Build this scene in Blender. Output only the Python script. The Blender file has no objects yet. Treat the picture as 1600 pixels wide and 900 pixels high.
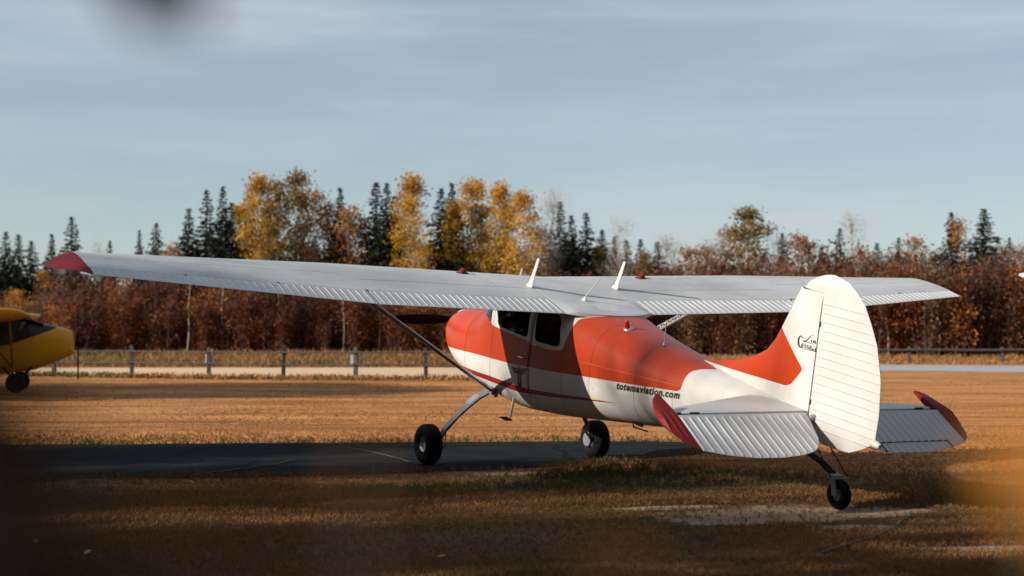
import bpy, bmesh, math, random
import numpy as np
from mathutils import Matrix, Vector
S = bpy.context.scene
COL = S.collection
# ------------------------------------------------------------------ camera, sky, sun, exposure
CAM_H = 1.4287
cam = bpy.data.cameras.new("camera"); camo = bpy.data.objects.new("camera", cam); COL.objects.link(camo)
camo.location = (0, 0, CAM_H)
camo.rotation_euler = (math.radians(90 + 1.7098), 0, 0)
cam.sensor_width = 36; cam.lens = 2436.22 / 1600 * 36
cam.clip_start = 0.05; cam.clip_end = 5000
cam.dof.use_dof = True; cam.dof.focus_distance = 14.8; cam.dof.aperture_fstop = 2.0
S.camera = camo
SUN_DIR = Vector((0.866, 0.292, -0.406)).normalized()          # way the light travels
EL = math.asin(-SUN_DIR.z); AZ = math.atan2(-SUN_DIR.x, -SUN_DIR.y)
W = bpy.data.worlds.new("World"); S.world = W; W.use_nodes = True
nt = W.node_tree; nt.nodes.clear()
def N(nt, typ, **kw):
    n = nt.nodes.new(typ)
    for k, v in kw.items():
        if k.startswith('i_'): n.inputs[k[2:].replace('_', ' ')].default_value = v
        else: setattr(n, k, v)
    return n
def L(nt, a, b): nt.links.new(a, b)
sky = N(nt, 'ShaderNodeTexSky', sky_type='NISHITA', sun_disc=False, sun_elevation=EL, sun_rotation=AZ,
        air_density=1.0, dust_density=0.12, ozone_density=2.0, altitude=200)
tc = N(nt, 'ShaderNodeTexCoord')
def cloud_layer(scale, stretch, rot, lo, hi, detail, rough):
    mp = N(nt, 'ShaderNodeMapping'); mp.inputs['Scale'].default_value = stretch; mp.inputs['Rotation'].default_value = rot
    no = N(nt, 'ShaderNodeTexNoise'); no.inputs['Scale'].default_value = scale; no.inputs['Detail'].default_value = detail
    no.inputs['Roughness'].default_value = rough; no.inputs['Distortion'].default_value = 0.35
    L(nt, tc.outputs['Generated'], mp.inputs['Vector']); L(nt, mp.outputs[0], no.inputs['Vector'])
    mr = N(nt, 'ShaderNodeMapRange', interpolation_type='SMOOTHSTEP')
    mr.inputs['From Min'].default_value = lo; mr.inputs['From Max'].default_value = hi
    L(nt, no.outputs['Fac'], mr.inputs['Value']); return mr.outputs[0]
c1 = cloud_layer(2.2, (1, 1, 9), (0.10, 0.05, 0.3), 0.40, 0.86, 6, 0.5)
c2 = cloud_layer(7.0, (1, 1.6, 7), (0.25, -0.2, 0.8), 0.52, 0.86, 9, 0.62)
add = N(nt, 'ShaderNodeMath', operation='ADD', use_clamp=True); mul2 = N(nt, 'ShaderNodeMath', operation='MULTIPLY'); mul2.inputs[1].default_value = 0.55
L(nt, c2, mul2.inputs[0]); L(nt, c1, add.inputs[0]); L(nt, mul2.outputs[0], add.inputs[1])
mulc = N(nt, 'ShaderNodeMath', operation='MULTIPLY'); mulc.inputs[1].default_value = 0.62; L(nt, add.outputs[0], mulc.inputs[0])
mulc2 = N(nt, 'ShaderNodeMath', operation='ADD'); mulc2.inputs[1].default_value = 0.36; L(nt, mulc.outputs[0], mulc2.inputs[0])
mix = N(nt, 'ShaderNodeMix', data_type='RGBA'); mix.inputs[7].default_value = (5.9, 6.6, 7.1, 1)
L(nt, mulc2.outputs[0], mix.inputs[0]); L(nt, sky.outputs[0], mix.inputs[6])
bg = N(nt, 'ShaderNodeBackground'); bg.inputs['Strength'].default_value = 0.068
wo = N(nt, 'ShaderNodeOutputWorld'); L(nt, mix.outputs[2], bg.inputs['Color']); L(nt, bg.outputs[0], wo.inputs['Surface'])
sun = bpy.data.lights.new("sun", 'SUN'); suno = bpy.data.objects.new("sun", sun); COL.objects.link(suno)
sun.energy = 4.8; sun.angle = math.radians(0.53); sun.color = (1.0, 0.90, 0.77)
suno.rotation_euler = SUN_DIR.to_track_quat('-Z', 'Y').to_euler(); suno.location = (-40, -10, 30)
S.view_settings.view_transform = 'Standard'; S.view_settings.look = 'None'; S.view_settings.exposure = 0.5; S.view_settings.gamma = 1
S.render.engine = 'CYCLES'; S.cycles.use_denoising = True; S.cycles.max_bounces = 6; S.cycles.transparent_max_bounces = 8

# ------------------------------------------------------------------ helpers
rng = np.random.default_rng(7); random.seed(7)
IN = 0.0254
def mesh_np(name, V, F, mats=(), smooth=False, mi=None, attrs=None):
    """F: (n,k) int array or list of lists"""
    me = bpy.data.meshes.new(name)
    if isinstance(F, np.ndarray) and F.ndim == 2:
        V = np.asarray(V, np.float32); n, k = F.shape
        me.vertices.add(len(V)); me.vertices.foreach_set('co', V.ravel())
        me.loops.add(n * k); me.loops.foreach_set('vertex_index', F.astype(np.int32).ravel())
        me.polygons.add(n); me.polygons.foreach_set('loop_start', np.arange(0, n * k, k, dtype=np.int32))
        try: me.polygons.foreach_set('loop_total', np.full(n, k, np.int32))
        except Exception: pass
        me.update(calc_edges=True); me.validate()
    else:
        me.from_pydata([tuple(map(float, v)) for v in V], [], [list(map(int, f)) for f in F]); me.update()
    for m in mats: me.materials.append(m)
    if mi is not None: me.polygons.foreach_set('material_index', np.asarray(mi, np.int32))
    if smooth: me.polygons.foreach_set('use_smooth', np.ones(len(me.polygons), bool))
    for k2, (dom, arr) in (attrs or {}).items():
        a = me.attributes.new(k2, 'FLOAT', dom); a.data.foreach_set('value', np.asarray(arr, np.float32))
    return me
def obj(name, me, parent=None, loc=None):
    o = bpy.data.objects.new(name, me); COL.objects.link(o)
    if parent: o.parent = parent
    if loc is not None: o.location = loc
    return o
def tag(o, label=None, cat=None, group=None, kind=None):
    if label: o['label'] = label
    if cat: o['category'] = cat
    if group: o['group'] = group
    if kind: o['kind'] = kind
    return o
def thing(name, label, cat, loc=(0, 0, 0), rz=0, group=None):
    o = bpy.data.objects.new(name, None); COL.objects.link(o); o.empty_display_size = 0.3
    o.location = loc; o.rotation_euler = (0, 0, rz); return tag(o, label, cat, group)
class MB:
    """gathers simple shapes into one mesh"""
    def __init__(s): s.V = []; s.F = []; s.n = 0
    def add(s, V, F):
        V = np.asarray(V, float).reshape(-1, 3)
        s.V.append(V); s.F += [[i + s.n for i in f] for f in F]; s.n += len(V); return s
    def box(s, c, d, R=None):
        q = np.array([(x, y, z) for x in (-.5, .5) for y in (-.5, .5) for z in (-.5, .5)]) * np.array(d)
        if R is not None: q = q @ np.asarray(R).T
        return s.add(q + np.array(c), [(0, 1, 3, 2), (4, 6, 7, 5), (0, 4, 5, 1), (2, 3, 7, 6), (0, 2, 6, 4), (1, 5, 7, 3)])
    def tube(s, P, r, n=10, cap=True, flat=None):
        P = np.asarray(P, float); m = len(P); r = np.broadcast_to(np.asarray(r, float), (m,))
        T = np.gradient(P, axis=0); T /= np.linalg.norm(T, axis=1)[:, None] + 1e-12
        up = np.array([0, 0, 1.0]) if flat is None else np.asarray(flat, float)
        if abs(T[0] @ up) > .95: up = np.array([1.0, 0.2, 0])
        a = np.linspace(0, 2 * np.pi, n, endpoint=False); V = []
        for i in range(m):
            b = np.cross(T[i], up); b /= np.linalg.norm(b); c = np.cross(b, T[i])
            V.append(P[i] + r[i] * (np.cos(a)[:, None] * b + np.sin(a)[:, None] * c))
        F = [(i * n + j, i * n + (j + 1) % n, (i + 1) * n + (j + 1) % n, (i + 1) * n + j) for i in range(m - 1) for j in range(n)]
        if cap: F += [tuple(range(n - 1, -1, -1)), tuple((m - 1) * n + j for j in range(n))]
        return s.add(np.concatenate(V), F)
    def loft(s, rings, cap=True, closed=True):
        n = len(rings[0]); m = len(rings)
        F = [(i * n + j, i * n + (j + 1) % n, (i + 1) * n + (j + 1) % n, (i + 1) * n + j) for i in range(m - 1) for j in range(n if closed else n - 1)]
        if cap: F += [tuple(range(n - 1, -1, -1)), tuple((m - 1) * n + j for j in range(n))]
        return s.add(np.concatenate(rings), F)
    def build(s, name, mat, parent=None, smooth=False, loc=None, xf=None, attrs=None, auto=None):
        V = np.concatenate(s.V)
        if xf is not None: V = xf(V)
        me = mesh_np(name, V, s.F, [mat] if not isinstance(mat, (list, tuple)) else mat, smooth)
        bm = bmesh.new(); bm.from_mesh(me); bmesh.ops.recalc_face_normals(bm, faces=bm.faces); bm.to_mesh(me); bm.free()
        for k2, arr in (attrs or {}).items():
            a = me.attributes.new(k2, 'FLOAT', 'POINT'); a.data.foreach_set('value', np.asarray(arr, np.float32))
        if auto is not None and smooth: me.set_sharp_from_angle(angle=math.radians(auto))
        return obj(name, me, parent, loc)

# ------------------------------------------------------------------ materials
def mat(name, color, rough=0.6, metal=0.0, spec=0.5, coat=0.0, bump=None, vary=None, trans=0.0):
    """bump=(scale, strength)  vary=(scale, amount, second colour)"""
    m = bpy.data.materials.new(name); m.use_nodes = True; t = m.node_tree; p = t.nodes['Principled BSDF']
    p.inputs['Base Color'].default_value = (*color, 1); p.inputs['Roughness'].default_value = rough; p.inputs['Metallic'].default_value = metal
    p.inputs['Specular IOR Level'].default_value = spec; p.inputs['Coat Weight'].default_value = coat; p.inputs['Transmission Weight'].default_value = trans
    tcn = N(t, 'ShaderNodeTexCoord')
    if vary:
        no = N(t, 'ShaderNodeTexNoise'); no.inputs['Scale'].default_value = vary[0]; no.inputs['Detail'].default_value = 6; no.inputs['Roughness'].default_value = .65
        L(t, tcn.outputs['Object'], no.inputs['Vector'])
        mr = N(t, 'ShaderNodeMapRange'); mr.inputs['From Min'].default_value = .38; mr.inputs['From Max'].default_value = .68; mr.inputs['To Max'].default_value = vary[1]
        L(t, no.outputs['Fac'], mr.inputs['Value'])
        mx = N(t, 'ShaderNodeMix', data_type='RGBA'); mx.inputs[6].default_value = (*color, 1); mx.inputs[7].default_value = (*vary[2], 1)
        L(t, mr.outputs[0], mx.inputs[0]); L(t, mx.outputs[2], p.inputs['Base Color'])
    if bump:
        nb = N(t, 'ShaderNodeTexNoise'); nb.inputs['Scale'].default_value = bump[0]; nb.inputs['Detail'].default_value = 5
        L(t, tcn.outputs['Object'], nb.inputs['Vector'])
        b = N(t, 'ShaderNodeBump'); b.inputs['Strength'].default_value = bump[1]; b.inputs['Distance'].default_value = .02
        L(t, nb.outputs['Fac'], b.inputs['Height']); L(t, b.outputs[0], p.inputs['Normal'])
    return m
def leaf_mat(name, stops, trans=0.3, rough=0.6, rnd=0.25, spec=.25):
    """colour picked per leaf by the face attribute 'var' and shifted per tree"""
    m = bpy.data.materials.new(name); m.use_nodes = True; t = m.node_tree; p = t.nodes['Principled BSDF']; out = t.nodes['Material Output']
    p.inputs['Roughness'].default_value = rough; p.inputs['Specular IOR Level'].default_value = spec
    at = N(t, 'ShaderNodeAttribute', attribute_name='var'); oi = N(t, 'ShaderNodeObjectInfo')
    ma = N(t, 'ShaderNodeMath', operation='MULTIPLY_ADD'); ma.inputs[1].default_value = rnd; ma.inputs[2].default_value = -rnd / 2
    ad = N(t, 'ShaderNodeMath', operation='ADD', use_clamp=True)
    L(t, oi.outputs['Random'], ma.inputs[0]); L(t, ma.outputs[0], ad.inputs[0]); L(t, at.outputs['Fac'], ad.inputs[1])
    r = N(t, 'ShaderNodeValToRGB'); L(t, ad.outputs[0], r.inputs['Fac'])
    while len(r.color_ramp.elements) < len(stops): r.color_ramp.elements.new(0.5)
    for e, (pos, c) in zip(r.color_ramp.elements, stops): e.position = pos; e.color = (*c, 1)
    L(t, r.outputs[0], p.inputs['Base Color'])
    tr = N(t, 'ShaderNodeBsdfTranslucent'); L(t, r.outputs[0], tr.inputs['Color'])
    mx = N(t, 'ShaderNodeMixShader'); mx.inputs[0].default_value = trans
    L(t, p.outputs[0], mx.inputs[1]); L(t, tr.outputs[0], mx.inputs[2]); L(t, mx.outputs[0], out.inputs['Surface'])
    return m
M_white = mat('white_paint', (.53, .53, .525), .45, coat=.05, vary=(3.0, .5, (.43, .425, .41)))
M_red = mat('red_paint', (.19, .015, .018), .5, coat=.0, spec=.1, vary=(4.0, .5, (.14, .018, .02)))
M_black = mat('black_paint', (.008, .008, .009), .55, spec=.15)
M_text = mat('black_vinyl', (.010, .010, .012), .5)
M_rubber = mat('tyre_rubber', (.007, .007, .0075), .8, spec=.12, vary=(14, .5, (.016, .014, .012)))
M_alu = mat('bare_aluminium', (.55, .56, .57), .42, metal=.85, vary=(9, .5, (.40, .40, .40)))
M_steel = mat('grey_painted_steel', (.22, .235, .25), .45, metal=.3)
M_dark = mat('dark_gap', (.015, .014, .013), .8)
M_inner = mat('cabin_lining', (.10, .095, .085), .85)
M_seat = mat('seat_cloth', (.05, .05, .055), .9)
M_piping = mat('seat_piping', (.75, .75, .72), .5)
M_redlens = mat('red_lens', (.55, .02, .015), .12, coat=.6, trans=.25)
M_chrome = mat('polished_rim', (.62, .62, .60), .3, metal=.9)
M_yellow_tri = mat('yellow_decal', (.62, .5, .22), .5)
def glass_mat():
    m = bpy.data.materials.new('window_glass'); m.use_nodes = True; t = m.node_tree; out = t.nodes['Material Output']
    t.nodes.remove(t.nodes['Principled BSDF'])
    g = N(t, 'ShaderNodeBsdfGlossy'); g.inputs['Roughness'].default_value = .03
    tr = N(t, 'ShaderNodeBsdfTransparent'); tr.inputs['Color'].default_value = (.60, .64, .65, 1)
    fr = N(t, 'ShaderNodeFresnel'); fr.inputs['IOR'].default_value = 1.5
    mx = N(t, 'ShaderNodeMixShader'); L(t, fr.outputs[0], mx.inputs[0]); L(t, tr.outputs[0], mx.inputs[1]); L(t, g.outputs[0], mx.inputs[2])
    L(t, mx.outputs[0], out.inputs['Surface']); return m
M_glass = glass_mat()
def hull_mat():
    m = bpy.data.materials.new('aircraft_livery'); m.use_nodes = True; t = m.node_tree; p = t.nodes['Principled BSDF']
    tcn = N(t, 'ShaderNodeTexCoord')
    no = N(t, 'ShaderNodeTexNoise'); no.inputs['Scale'].default_value = 2.2; no.inputs['Detail'].default_value = 7; no.inputs['Roughness'].default_value = .6
    L(t, tcn.outputs['Object'], no.inputs['Vector'])
    mr = N(t, 'ShaderNodeMapRange'); mr.inputs['From Min'].default_value = .35; mr.inputs['From Max'].default_value = .7; L(t, no.outputs['Fac'], mr.inputs['Value'])
    def mixc(a, b):
        x = N(t, 'ShaderNodeMix', data_type='RGBA'); x.inputs[6].default_value = (*a, 1); x.inputs[7].default_value = (*b, 1); return x
    wc = mixc((.63, .63, .61), (.53, .52, .49)); oc = mixc((.48, .045, .007), (.38, .040, .010))
    L(t, mr.outputs[0], wc.inputs[0]); L(t, mr.outputs[0], oc.inputs[0])
    cur = wc.outputs[2]
    for an, src in (('paint_orange', oc.outputs[2]), ('paint_red', (.30, .016, .022, 1))):
        a = N(t, 'ShaderNodeAttribute', attribute_name=an); g = N(t, 'ShaderNodeMath', operation='GREATER_THAN'); g.inputs[1].default_value = 0
        L(t, a.outputs['Fac'], g.inputs[0]); x = N(t, 'ShaderNodeMix', data_type='RGBA'); L(t, g.outputs[0], x.inputs[0]); L(t, cur, x.inputs[6])
        if isinstance(src, tuple): x.inputs[7].default_value = src
        else: L(t, src, x.inputs[7])
        cur = x.outputs[2]
    # panel seams and rivet rows: a thin dark line where the seam attribute crosses zero
    a = N(t, 'ShaderNodeAttribute', attribute_name='seam'); g = N(t, 'ShaderNodeMath', operation='LESS_THAN'); g.inputs[1].default_value = .16
    L(t, a.outputs['Fac'], g.inputs[0]); f = N(t, 'ShaderNodeMath', operation='MULTIPLY'); f.inputs[1].default_value = .75; L(t, g.outputs[0], f.inputs[0])
    x = N(t, 'ShaderNodeMix', data_type='RGBA', blend_type='MULTIPLY'); x.inputs[7].default_value = (.25, .2, .18, 1)
    L(t, f.outputs[0], x.inputs[0]); L(t, cur, x.inputs[6]); L(t, x.outputs[2], p.inputs['Base Color'])
    p.inputs['Roughness'].default_value = .34; p.inputs['Specular IOR Level'].default_value = .3; p.inputs['Coat Weight'].default_value = .08; p.inputs['Coat Roughness'].default_value = .10
    nb = N(t, 'ShaderNodeTexNoise'); nb.inputs['Scale'].default_value = 3.5; nb.inputs['Detail'].default_value = 3; L(t, tcn.outputs['Object'], nb.inputs['Vector'])
    b = N(t, 'ShaderNodeBump'); b.inputs['Strength'].default_value = .12; b.inputs['Distance'].default_value = .02
    L(t, nb.outputs['Fac'], b.inputs['Height']); L(t, b.outputs[0], p.inputs['Normal'])
    return m
M_hull = hull_mat()
def wing_mat():
    m = bpy.data.materials.new('worn_grey_wing_paint'); m.use_nodes = True; t = m.node_tree; p = t.nodes['Principled BSDF']
    tcn = N(t, 'ShaderNodeTexCoord')
    def noise(scale, stretch, lo, hi):
        mp = N(t, 'ShaderNodeMapping'); mp.inputs['Scale'].default_value = stretch; L(t, tcn.outputs['Object'], mp.inputs['Vector'])
        no = N(t, 'ShaderNodeTexNoise'); no.inputs['Scale'].default_value = scale; no.inputs['Detail'].default_value = 8; no.inputs['Roughness'].default_value = .65; L(t, mp.outputs[0], no.inputs['Vector'])
        mr = N(t, 'ShaderNodeMapRange'); mr.inputs['From Min'].default_value = lo; mr.inputs['From Max'].default_value = hi; L(t, no.outputs['Fac'], mr.inputs['Value']); return mr.outputs[0]
    a = noise(1.3, (1, .5, 1), .40, .72); b2 = noise(9, (.6, 2.2, 1), .60, .72)
    x = N(t, 'ShaderNodeMix', data_type='RGBA'); x.inputs[6].default_value = (.60, .61, .62, 1); x.inputs[7].default_value = (.38, .385, .39, 1); L(t, a, x.inputs[0])
    f = N(t, 'ShaderNodeMath', operation='MULTIPLY'); f.inputs[1].default_value = .45; L(t, b2, f.inputs[0])
    y = N(t, 'ShaderNodeMix', data_type='RGBA'); y.inputs[7].default_value = (.24, .23, .22, 1); L(t, f.outputs[0], y.inputs[0]); L(t, x.outputs[2], y.inputs[6])
    L(t, y.outputs[2], p.inputs['Base Color'])
    p.inputs['Roughness'].default_value = .5; p.inputs['Metallic'].default_value = .15
    return m
M_wing = wing_mat()
M_bead = mat('grey_corrugated_skin', (.56, .57, .58), .45, metal=.1, vary=(3, .5, (.46, .46, .46)))
# ------------------------------------------------------------------ the red and white aircraft (design units: inches, x aft, y left, z up)
HD, PP, RO = math.radians(118.47394), math.radians(11.23821), math.radians(.39407)
A_ORG = (-0.075676, 17.86403, 0.0); Z0 = 1.3777
_Ry = np.array(Matrix.Rotation(-PP, 3, 'Y')); _Rx = np.array(Matrix.Rotation(RO, 3, 'X')); _RR = _Ry @ _Rx
def xf(V):
    V = np.asarray(V, float); return (V * np.array([-1, 1, 1]) * IN) @ _RR.T + np.array([0, 0, Z0])
def inv_xf(V):
    return ((np.asarray(V, float) - np.array([0, 0, Z0])) @ _RR) / IN * np.array([-1, 1, 1])
def to_world(V):
    return xf(V) @ np.array(Matrix.Rotation(HD, 3, 'Z')).T + np.array(A_ORG)
# fuselage stations, inches: x aft, z bottom, z top, half width, z of max width, exponent top, exponent bottom
ST = np.array([
 [-39,  -8.5,  3.0,  8.0, -2.0, 2.0, 2.0],
 [-37, -11.5,  5.8, 11.2, -2.2, 2.1, 2.1],
 [-33, -14.0,  7.8, 13.8, -2.4, 2.2, 2.2],
 [-26, -16.5,  9.6, 16.2, -2.6, 2.3, 2.4],
 [-15, -18.6, 11.8, 18.4, -2.8, 2.4, 2.7],
 [  0, -20.2, 14.2, 20.0, -2.5, 2.6, 3.0],
 [ 10, -20.8, 15.6, 20.7, -1.5, 3.0, 3.2],
 [ 17, -21.2, 24.0, 21.0,  0.0, 3.4, 3.3],
 [ 24, -21.5, 29.5, 21.2,  2.0, 4.5, 3.4],
 [ 40, -21.6, 30.5, 21.4,  3.0, 5.0, 3.4],
 [ 60, -19.6, 30.3, 21.4,  4.0, 5.0, 3.2],
 [ 80, -16.6, 29.4, 21.0,  5.5, 4.2, 3.0],
 [ 90, -14.9, 28.6, 20.3,  7.0, 3.4, 2.9],
 [100, -13.0, 27.4, 19.4,  8.0, 2.9, 2.8],
 [120,  -9.4, 25.2, 17.0,  9.0, 2.5, 2.6],
 [140,  -5.8, 23.4, 14.3, 10.0, 2.3, 2.4],
 [160,  -2.0, 22.2, 11.4, 11.0, 2.2, 2.3],
 [180,   2.2, 20.8,  8.2, 12.0, 2.1, 2.2],
 [200,   6.6, 19.4,  4.6, 13.0, 2.0, 2.0],
 [212,   9.6, 18.6,  2.2, 14.0, 2.0, 2.0]], float)
def pchip(x, xp, fp):
    x=np.asarray(x,float); h=np.diff(xp); d=np.diff(fp)/h
    m=np.zeros_like(fp); m[0]=d[0]; m[-1]=d[-1]
    for i in range(1,len(fp)-1):
        if d[i-1]*d[i]>0:
            w1=2*h[i]+h[i-1]; w2=h[i]+2*h[i-1]
            m[i]=(w1+w2)/(w1/d[i-1]+w2/d[i])
    i=np.clip(np.searchsorted(xp,x,side='right')-1,0,len(xp)-2)
    t=(x-xp[i])/h[i]
    return (1+2*t)*(1-t)**2*fp[i]+t*(1-t)**2*h[i]*m[i]+t*t*(3-2*t)*fp[i+1]+t*t*(t-1)*h[i]*m[i+1]
def sect(x): return [pchip(x,ST[:,0],ST[:,k]) for k in range(1,7)]
def ring(x, n=56, grow=0.0):
    zb,zt,hw,zm,et,eb=[float(v) for v in sect(x)]
    th=np.linspace(0,2*np.pi,n,endpoint=False)
    c,s=np.cos(th),np.sin(th); e=np.where(s>=0,et,eb)
    y=(hw+grow)*np.sign(c)*np.abs(c)**(2/e)
    z=zm+np.where(s>=0,zt-zm+grow,zm-zb+grow)*np.sign(s)*np.abs(s)**(2/e)
    return np.stack([np.full(n,x),y,z],1)
def hwz(x,z):
    """half width of the hull at height z"""
    zb,zt,hw,zm,et,eb=sect(x)
    z=np.asarray(z,float)
    t=np.where(z>=zm,(z-zm)/np.maximum(zt-zm,1e-6),(zm-z)/np.maximum(zm-zb,1e-6))
    e=np.where(z>=zm,et,eb)
    return np.where(t<1,hw*np.maximum(1-np.clip(t,0,1)**e,0)**(1/e),-1)

plane = thing('light_aircraft', 'orange-red and white high-wing tailwheel aircraft parked with its white fin towards the viewer', 'airplane', A_ORG, HD)
def lin(x, P): return np.interp(x, [p[0] for p in P], [p[1] for p in P])
LOWL = [(-45, -11.5), (-18.6, -7.8), (10, -4.5), (44, -1.5), (77, 2.3), (100, 5.3), (120, 7.6), (156, 12.0), (215, 19)]
REDT = [(-45, -16.6), (0, -13.1), (27, -10.9), (53, -9.5), (62, -8.7), (105, -2.5), (128, .55), (215, 13)]
REDB = [(-45, -17.5), (0, -15.2), (17, -14.0), (52, -12.1), (78, -8.1), (105, -3.4), (128, .5), (215, 12.9)]
XR = [(-30, 85), (12, 85.1), (21, 87.5), (25.7, 88.2), (27.9, 93.5), (29, 97), (40, 99)]
AFT = [(-30, 155.8), (17.8, 155.8), (19.6, 156.4), (20.8, 158.6), (21.7, 162.7), (22.2, 166), (30, 170)]
def hull_paint(P):
    x, y, z = P.T
    zl = np.interp(x, [24, 60, 86], [11.2, 10.9, 12.0])
    wwin = np.minimum(np.minimum(x - 24.5, z - zl), lin(z, XR) - x)
    sd = np.minimum(np.minimum(z - lin(x, LOWL), -wwin), lin(z, AFT) - x)
    wedge = np.where((x > 146) & (z > 15), np.abs(y) - .19 * (x - 150.3), 5)
    sd = np.minimum(sd, wedge)
    red = np.minimum(z - lin(x, REDB), lin(x, REDT) - z)
    red = np.where(x > 127.5, -1, red)
    # panel seams
    side = np.abs(y) > 2
    seams = [np.abs(x - 0.2), np.abs(x - 104.5), np.abs(x - 131.0), np.abs(x - 86.2) + np.where(z < 10.5, 0, 9), np.abs(x - 152) + np.where(z < 10, 0, 9),
             np.abs(x - 29.9) + np.where((z < 8) & (z > -9), 0, 9), np.abs(x + 16) + np.where(z > 2, 0, 9)]
    return sd, red, np.minimum.reduce(seams)
def paint(me):
    co = np.empty(len(me.vertices) * 3, np.float32); me.vertices.foreach_get('co', co)
    for n, v in zip(('paint_orange', 'paint_red', 'seam'), hull_paint(inv_xf(co.reshape(-1, 3)))):
        a = me.attributes.get(n) or me.attributes.new(n, 'FLOAT', 'POINT'); a.data.foreach_set('value', np.asarray(v, np.float32))
def boolean_cut(o, cutters):
    for c in cutters:
        b = o.modifiers.new('cut', 'BOOLEAN'); b.operation = 'DIFFERENCE'; b.solver = 'EXACT'; b.object = c; b.material_mode = 'TRANSFER'
    dg = bpy.context.evaluated_depsgraph_get(); dg.update()
    me = bpy.data.meshes.new_from_object(o.evaluated_get(dg)); o.modifiers.clear(); o.data = me
    me.polygons.foreach_set('use_smooth', np.ones(len(me.polygons), bool)); me.set_sharp_from_angle(angle=math.radians(32))
    return me
WIN1 = [(29.6, 25.2), (30.6, 14.6), (31.6, 12.7), (33.6, 12.0), (55.6, 12.0), (57.2, 12.5), (58.0, 14.0), (57.3, 25.2)]
WIN2 = [(62.2, 25.2), (63.5, 13.8), (64.4, 12.4), (66, 12.05), (80.4, 13.0), (82.2, 13.7), (82.9, 15.2), (80.4, 22.5), (78.6, 24.4), (76, 25.2)]
def prism(poly, y0, y1):
    n = len(poly); V = [(x, y0, z) for x, z in poly] + [(x, y1, z) for x, z in poly]
    return V, [tuple(range(n)), tuple(range(2 * n - 1, n - 1, -1))] + [(i, n + i, n + (i + 1) % n, (i + 1) % n) for i in range(n)]
cutters = []
for w in (WIN1, WIN2):
    V, F = prism(w, -40, 40); c = MB().add(V, F).build('cutter', M_inner, plane, xf=xf); c.data.materials.clear(); c.data.materials.append(M_inner); cutters.append(c)
# fuselage shell aft of the firewall
XS = np.unique(np.concatenate([np.arange(.3, 30, 1.2), np.arange(30, 90, 1.5), np.arange(90, 212.1, 2.0), [212], *[[q - .3, q, q + .3] for q in (86.2, 104.5, 131.0, 152.0)]]))
f = MB().loft([ring(x, 96) for x in XS]).build('fuselage', M_hull, plane, smooth=True, xf=xf, auto=40)
boolean_cut(f, cutters); paint(f.data)
# cowling
XC = np.concatenate([[-39.6], np.arange(-39, -30, .8), np.arange(-30, .05, 1.2), [0.0]])
cr_ = [ring(max(x, -39), 96) for x in XC]; cr_[0] = cr_[0] * np.array([1, .8, .8]) + np.array([-.6, 0, -.5])
cw = MB().loft(cr_).build('cowling', M_hull, plane, smooth=True, xf=xf, auto=40); paint(cw.data)
for s in (-1, 1):
    a = np.linspace(0, 2 * np.pi, 16, endpoint=False); m = MB()
    m.loft([np.stack([np.full(16, x), s * 5.6 + 2.6 * np.cos(a), -2 + 2.6 * np.sin(a)], 1) for x in (-40.1, -39.0)]); m.build('cooling_intake', M_dark, cw, xf=xf)
def hull_strip(pts, w, h, name, material, parent, lift=.04):
    """thin strip lying on the left hull side along (x, z) points"""
    m = MB(); P = np.array(pts, float); T = np.gradient(P, axis=0); T /= np.linalg.norm(T, axis=1)[:, None]; Nn = np.stack([-T[:, 1], T[:, 0]], 1)
    R = []
    for p, n in zip(P, Nn):
        a, b = p - n * w / 2, p + n * w / 2
        ya, yb = float(hwz(a[0], a[1])), float(hwz(b[0], b[1]))
        R.append(np.array([(a[0], ya - .1, a[1]), (a[0], ya + lift + h, a[1]), (b[0], yb + lift + h, b[1]), (b[0], yb - .1, b[1])]))
    return m.loft(R).build(name, material, parent, xf=xf)
hull_strip([(-33, .2), (-27, .5), (-21, .75), (-14.5, 1.0)], .35, .05, 'cowl_hinge', M_chrome, cw)
# windscreen: curved pane standing proud of the cabin nose
m = MB(); R = []
for x in np.arange(8.0, 24.3, .9):
    r = ring(x, 96, .25); R.append(r)
R = np.array(R); n = R.shape[1]; F = []
for i in range(len(R) - 1):
    for j in range(n):
        q = [R[i, j], R[i, (j + 1) % n], R[i + 1, (j + 1) % n], R[i + 1, j]]
        lo = 15.6 if R[i, j, 0] < 12 else np.interp(R[i, j, 0], [12, 17, 24.5], [15.2, 13.4, 11.8])
        if min(p[2] for p in q) > lo and max(p[2] for p in q) < 33: F.append((i * n + j, i * n + (j + 1) % n, (i + 1) * n + (j + 1) % n, (i + 1) * n + j))
M_shield = mat('dark_windscreen', (.012, .014, .016), .06, spec=.6)
m.add(R.reshape(-1, 3), F).build('windscreen', M_shield, plane, smooth=True, xf=xf)
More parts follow.
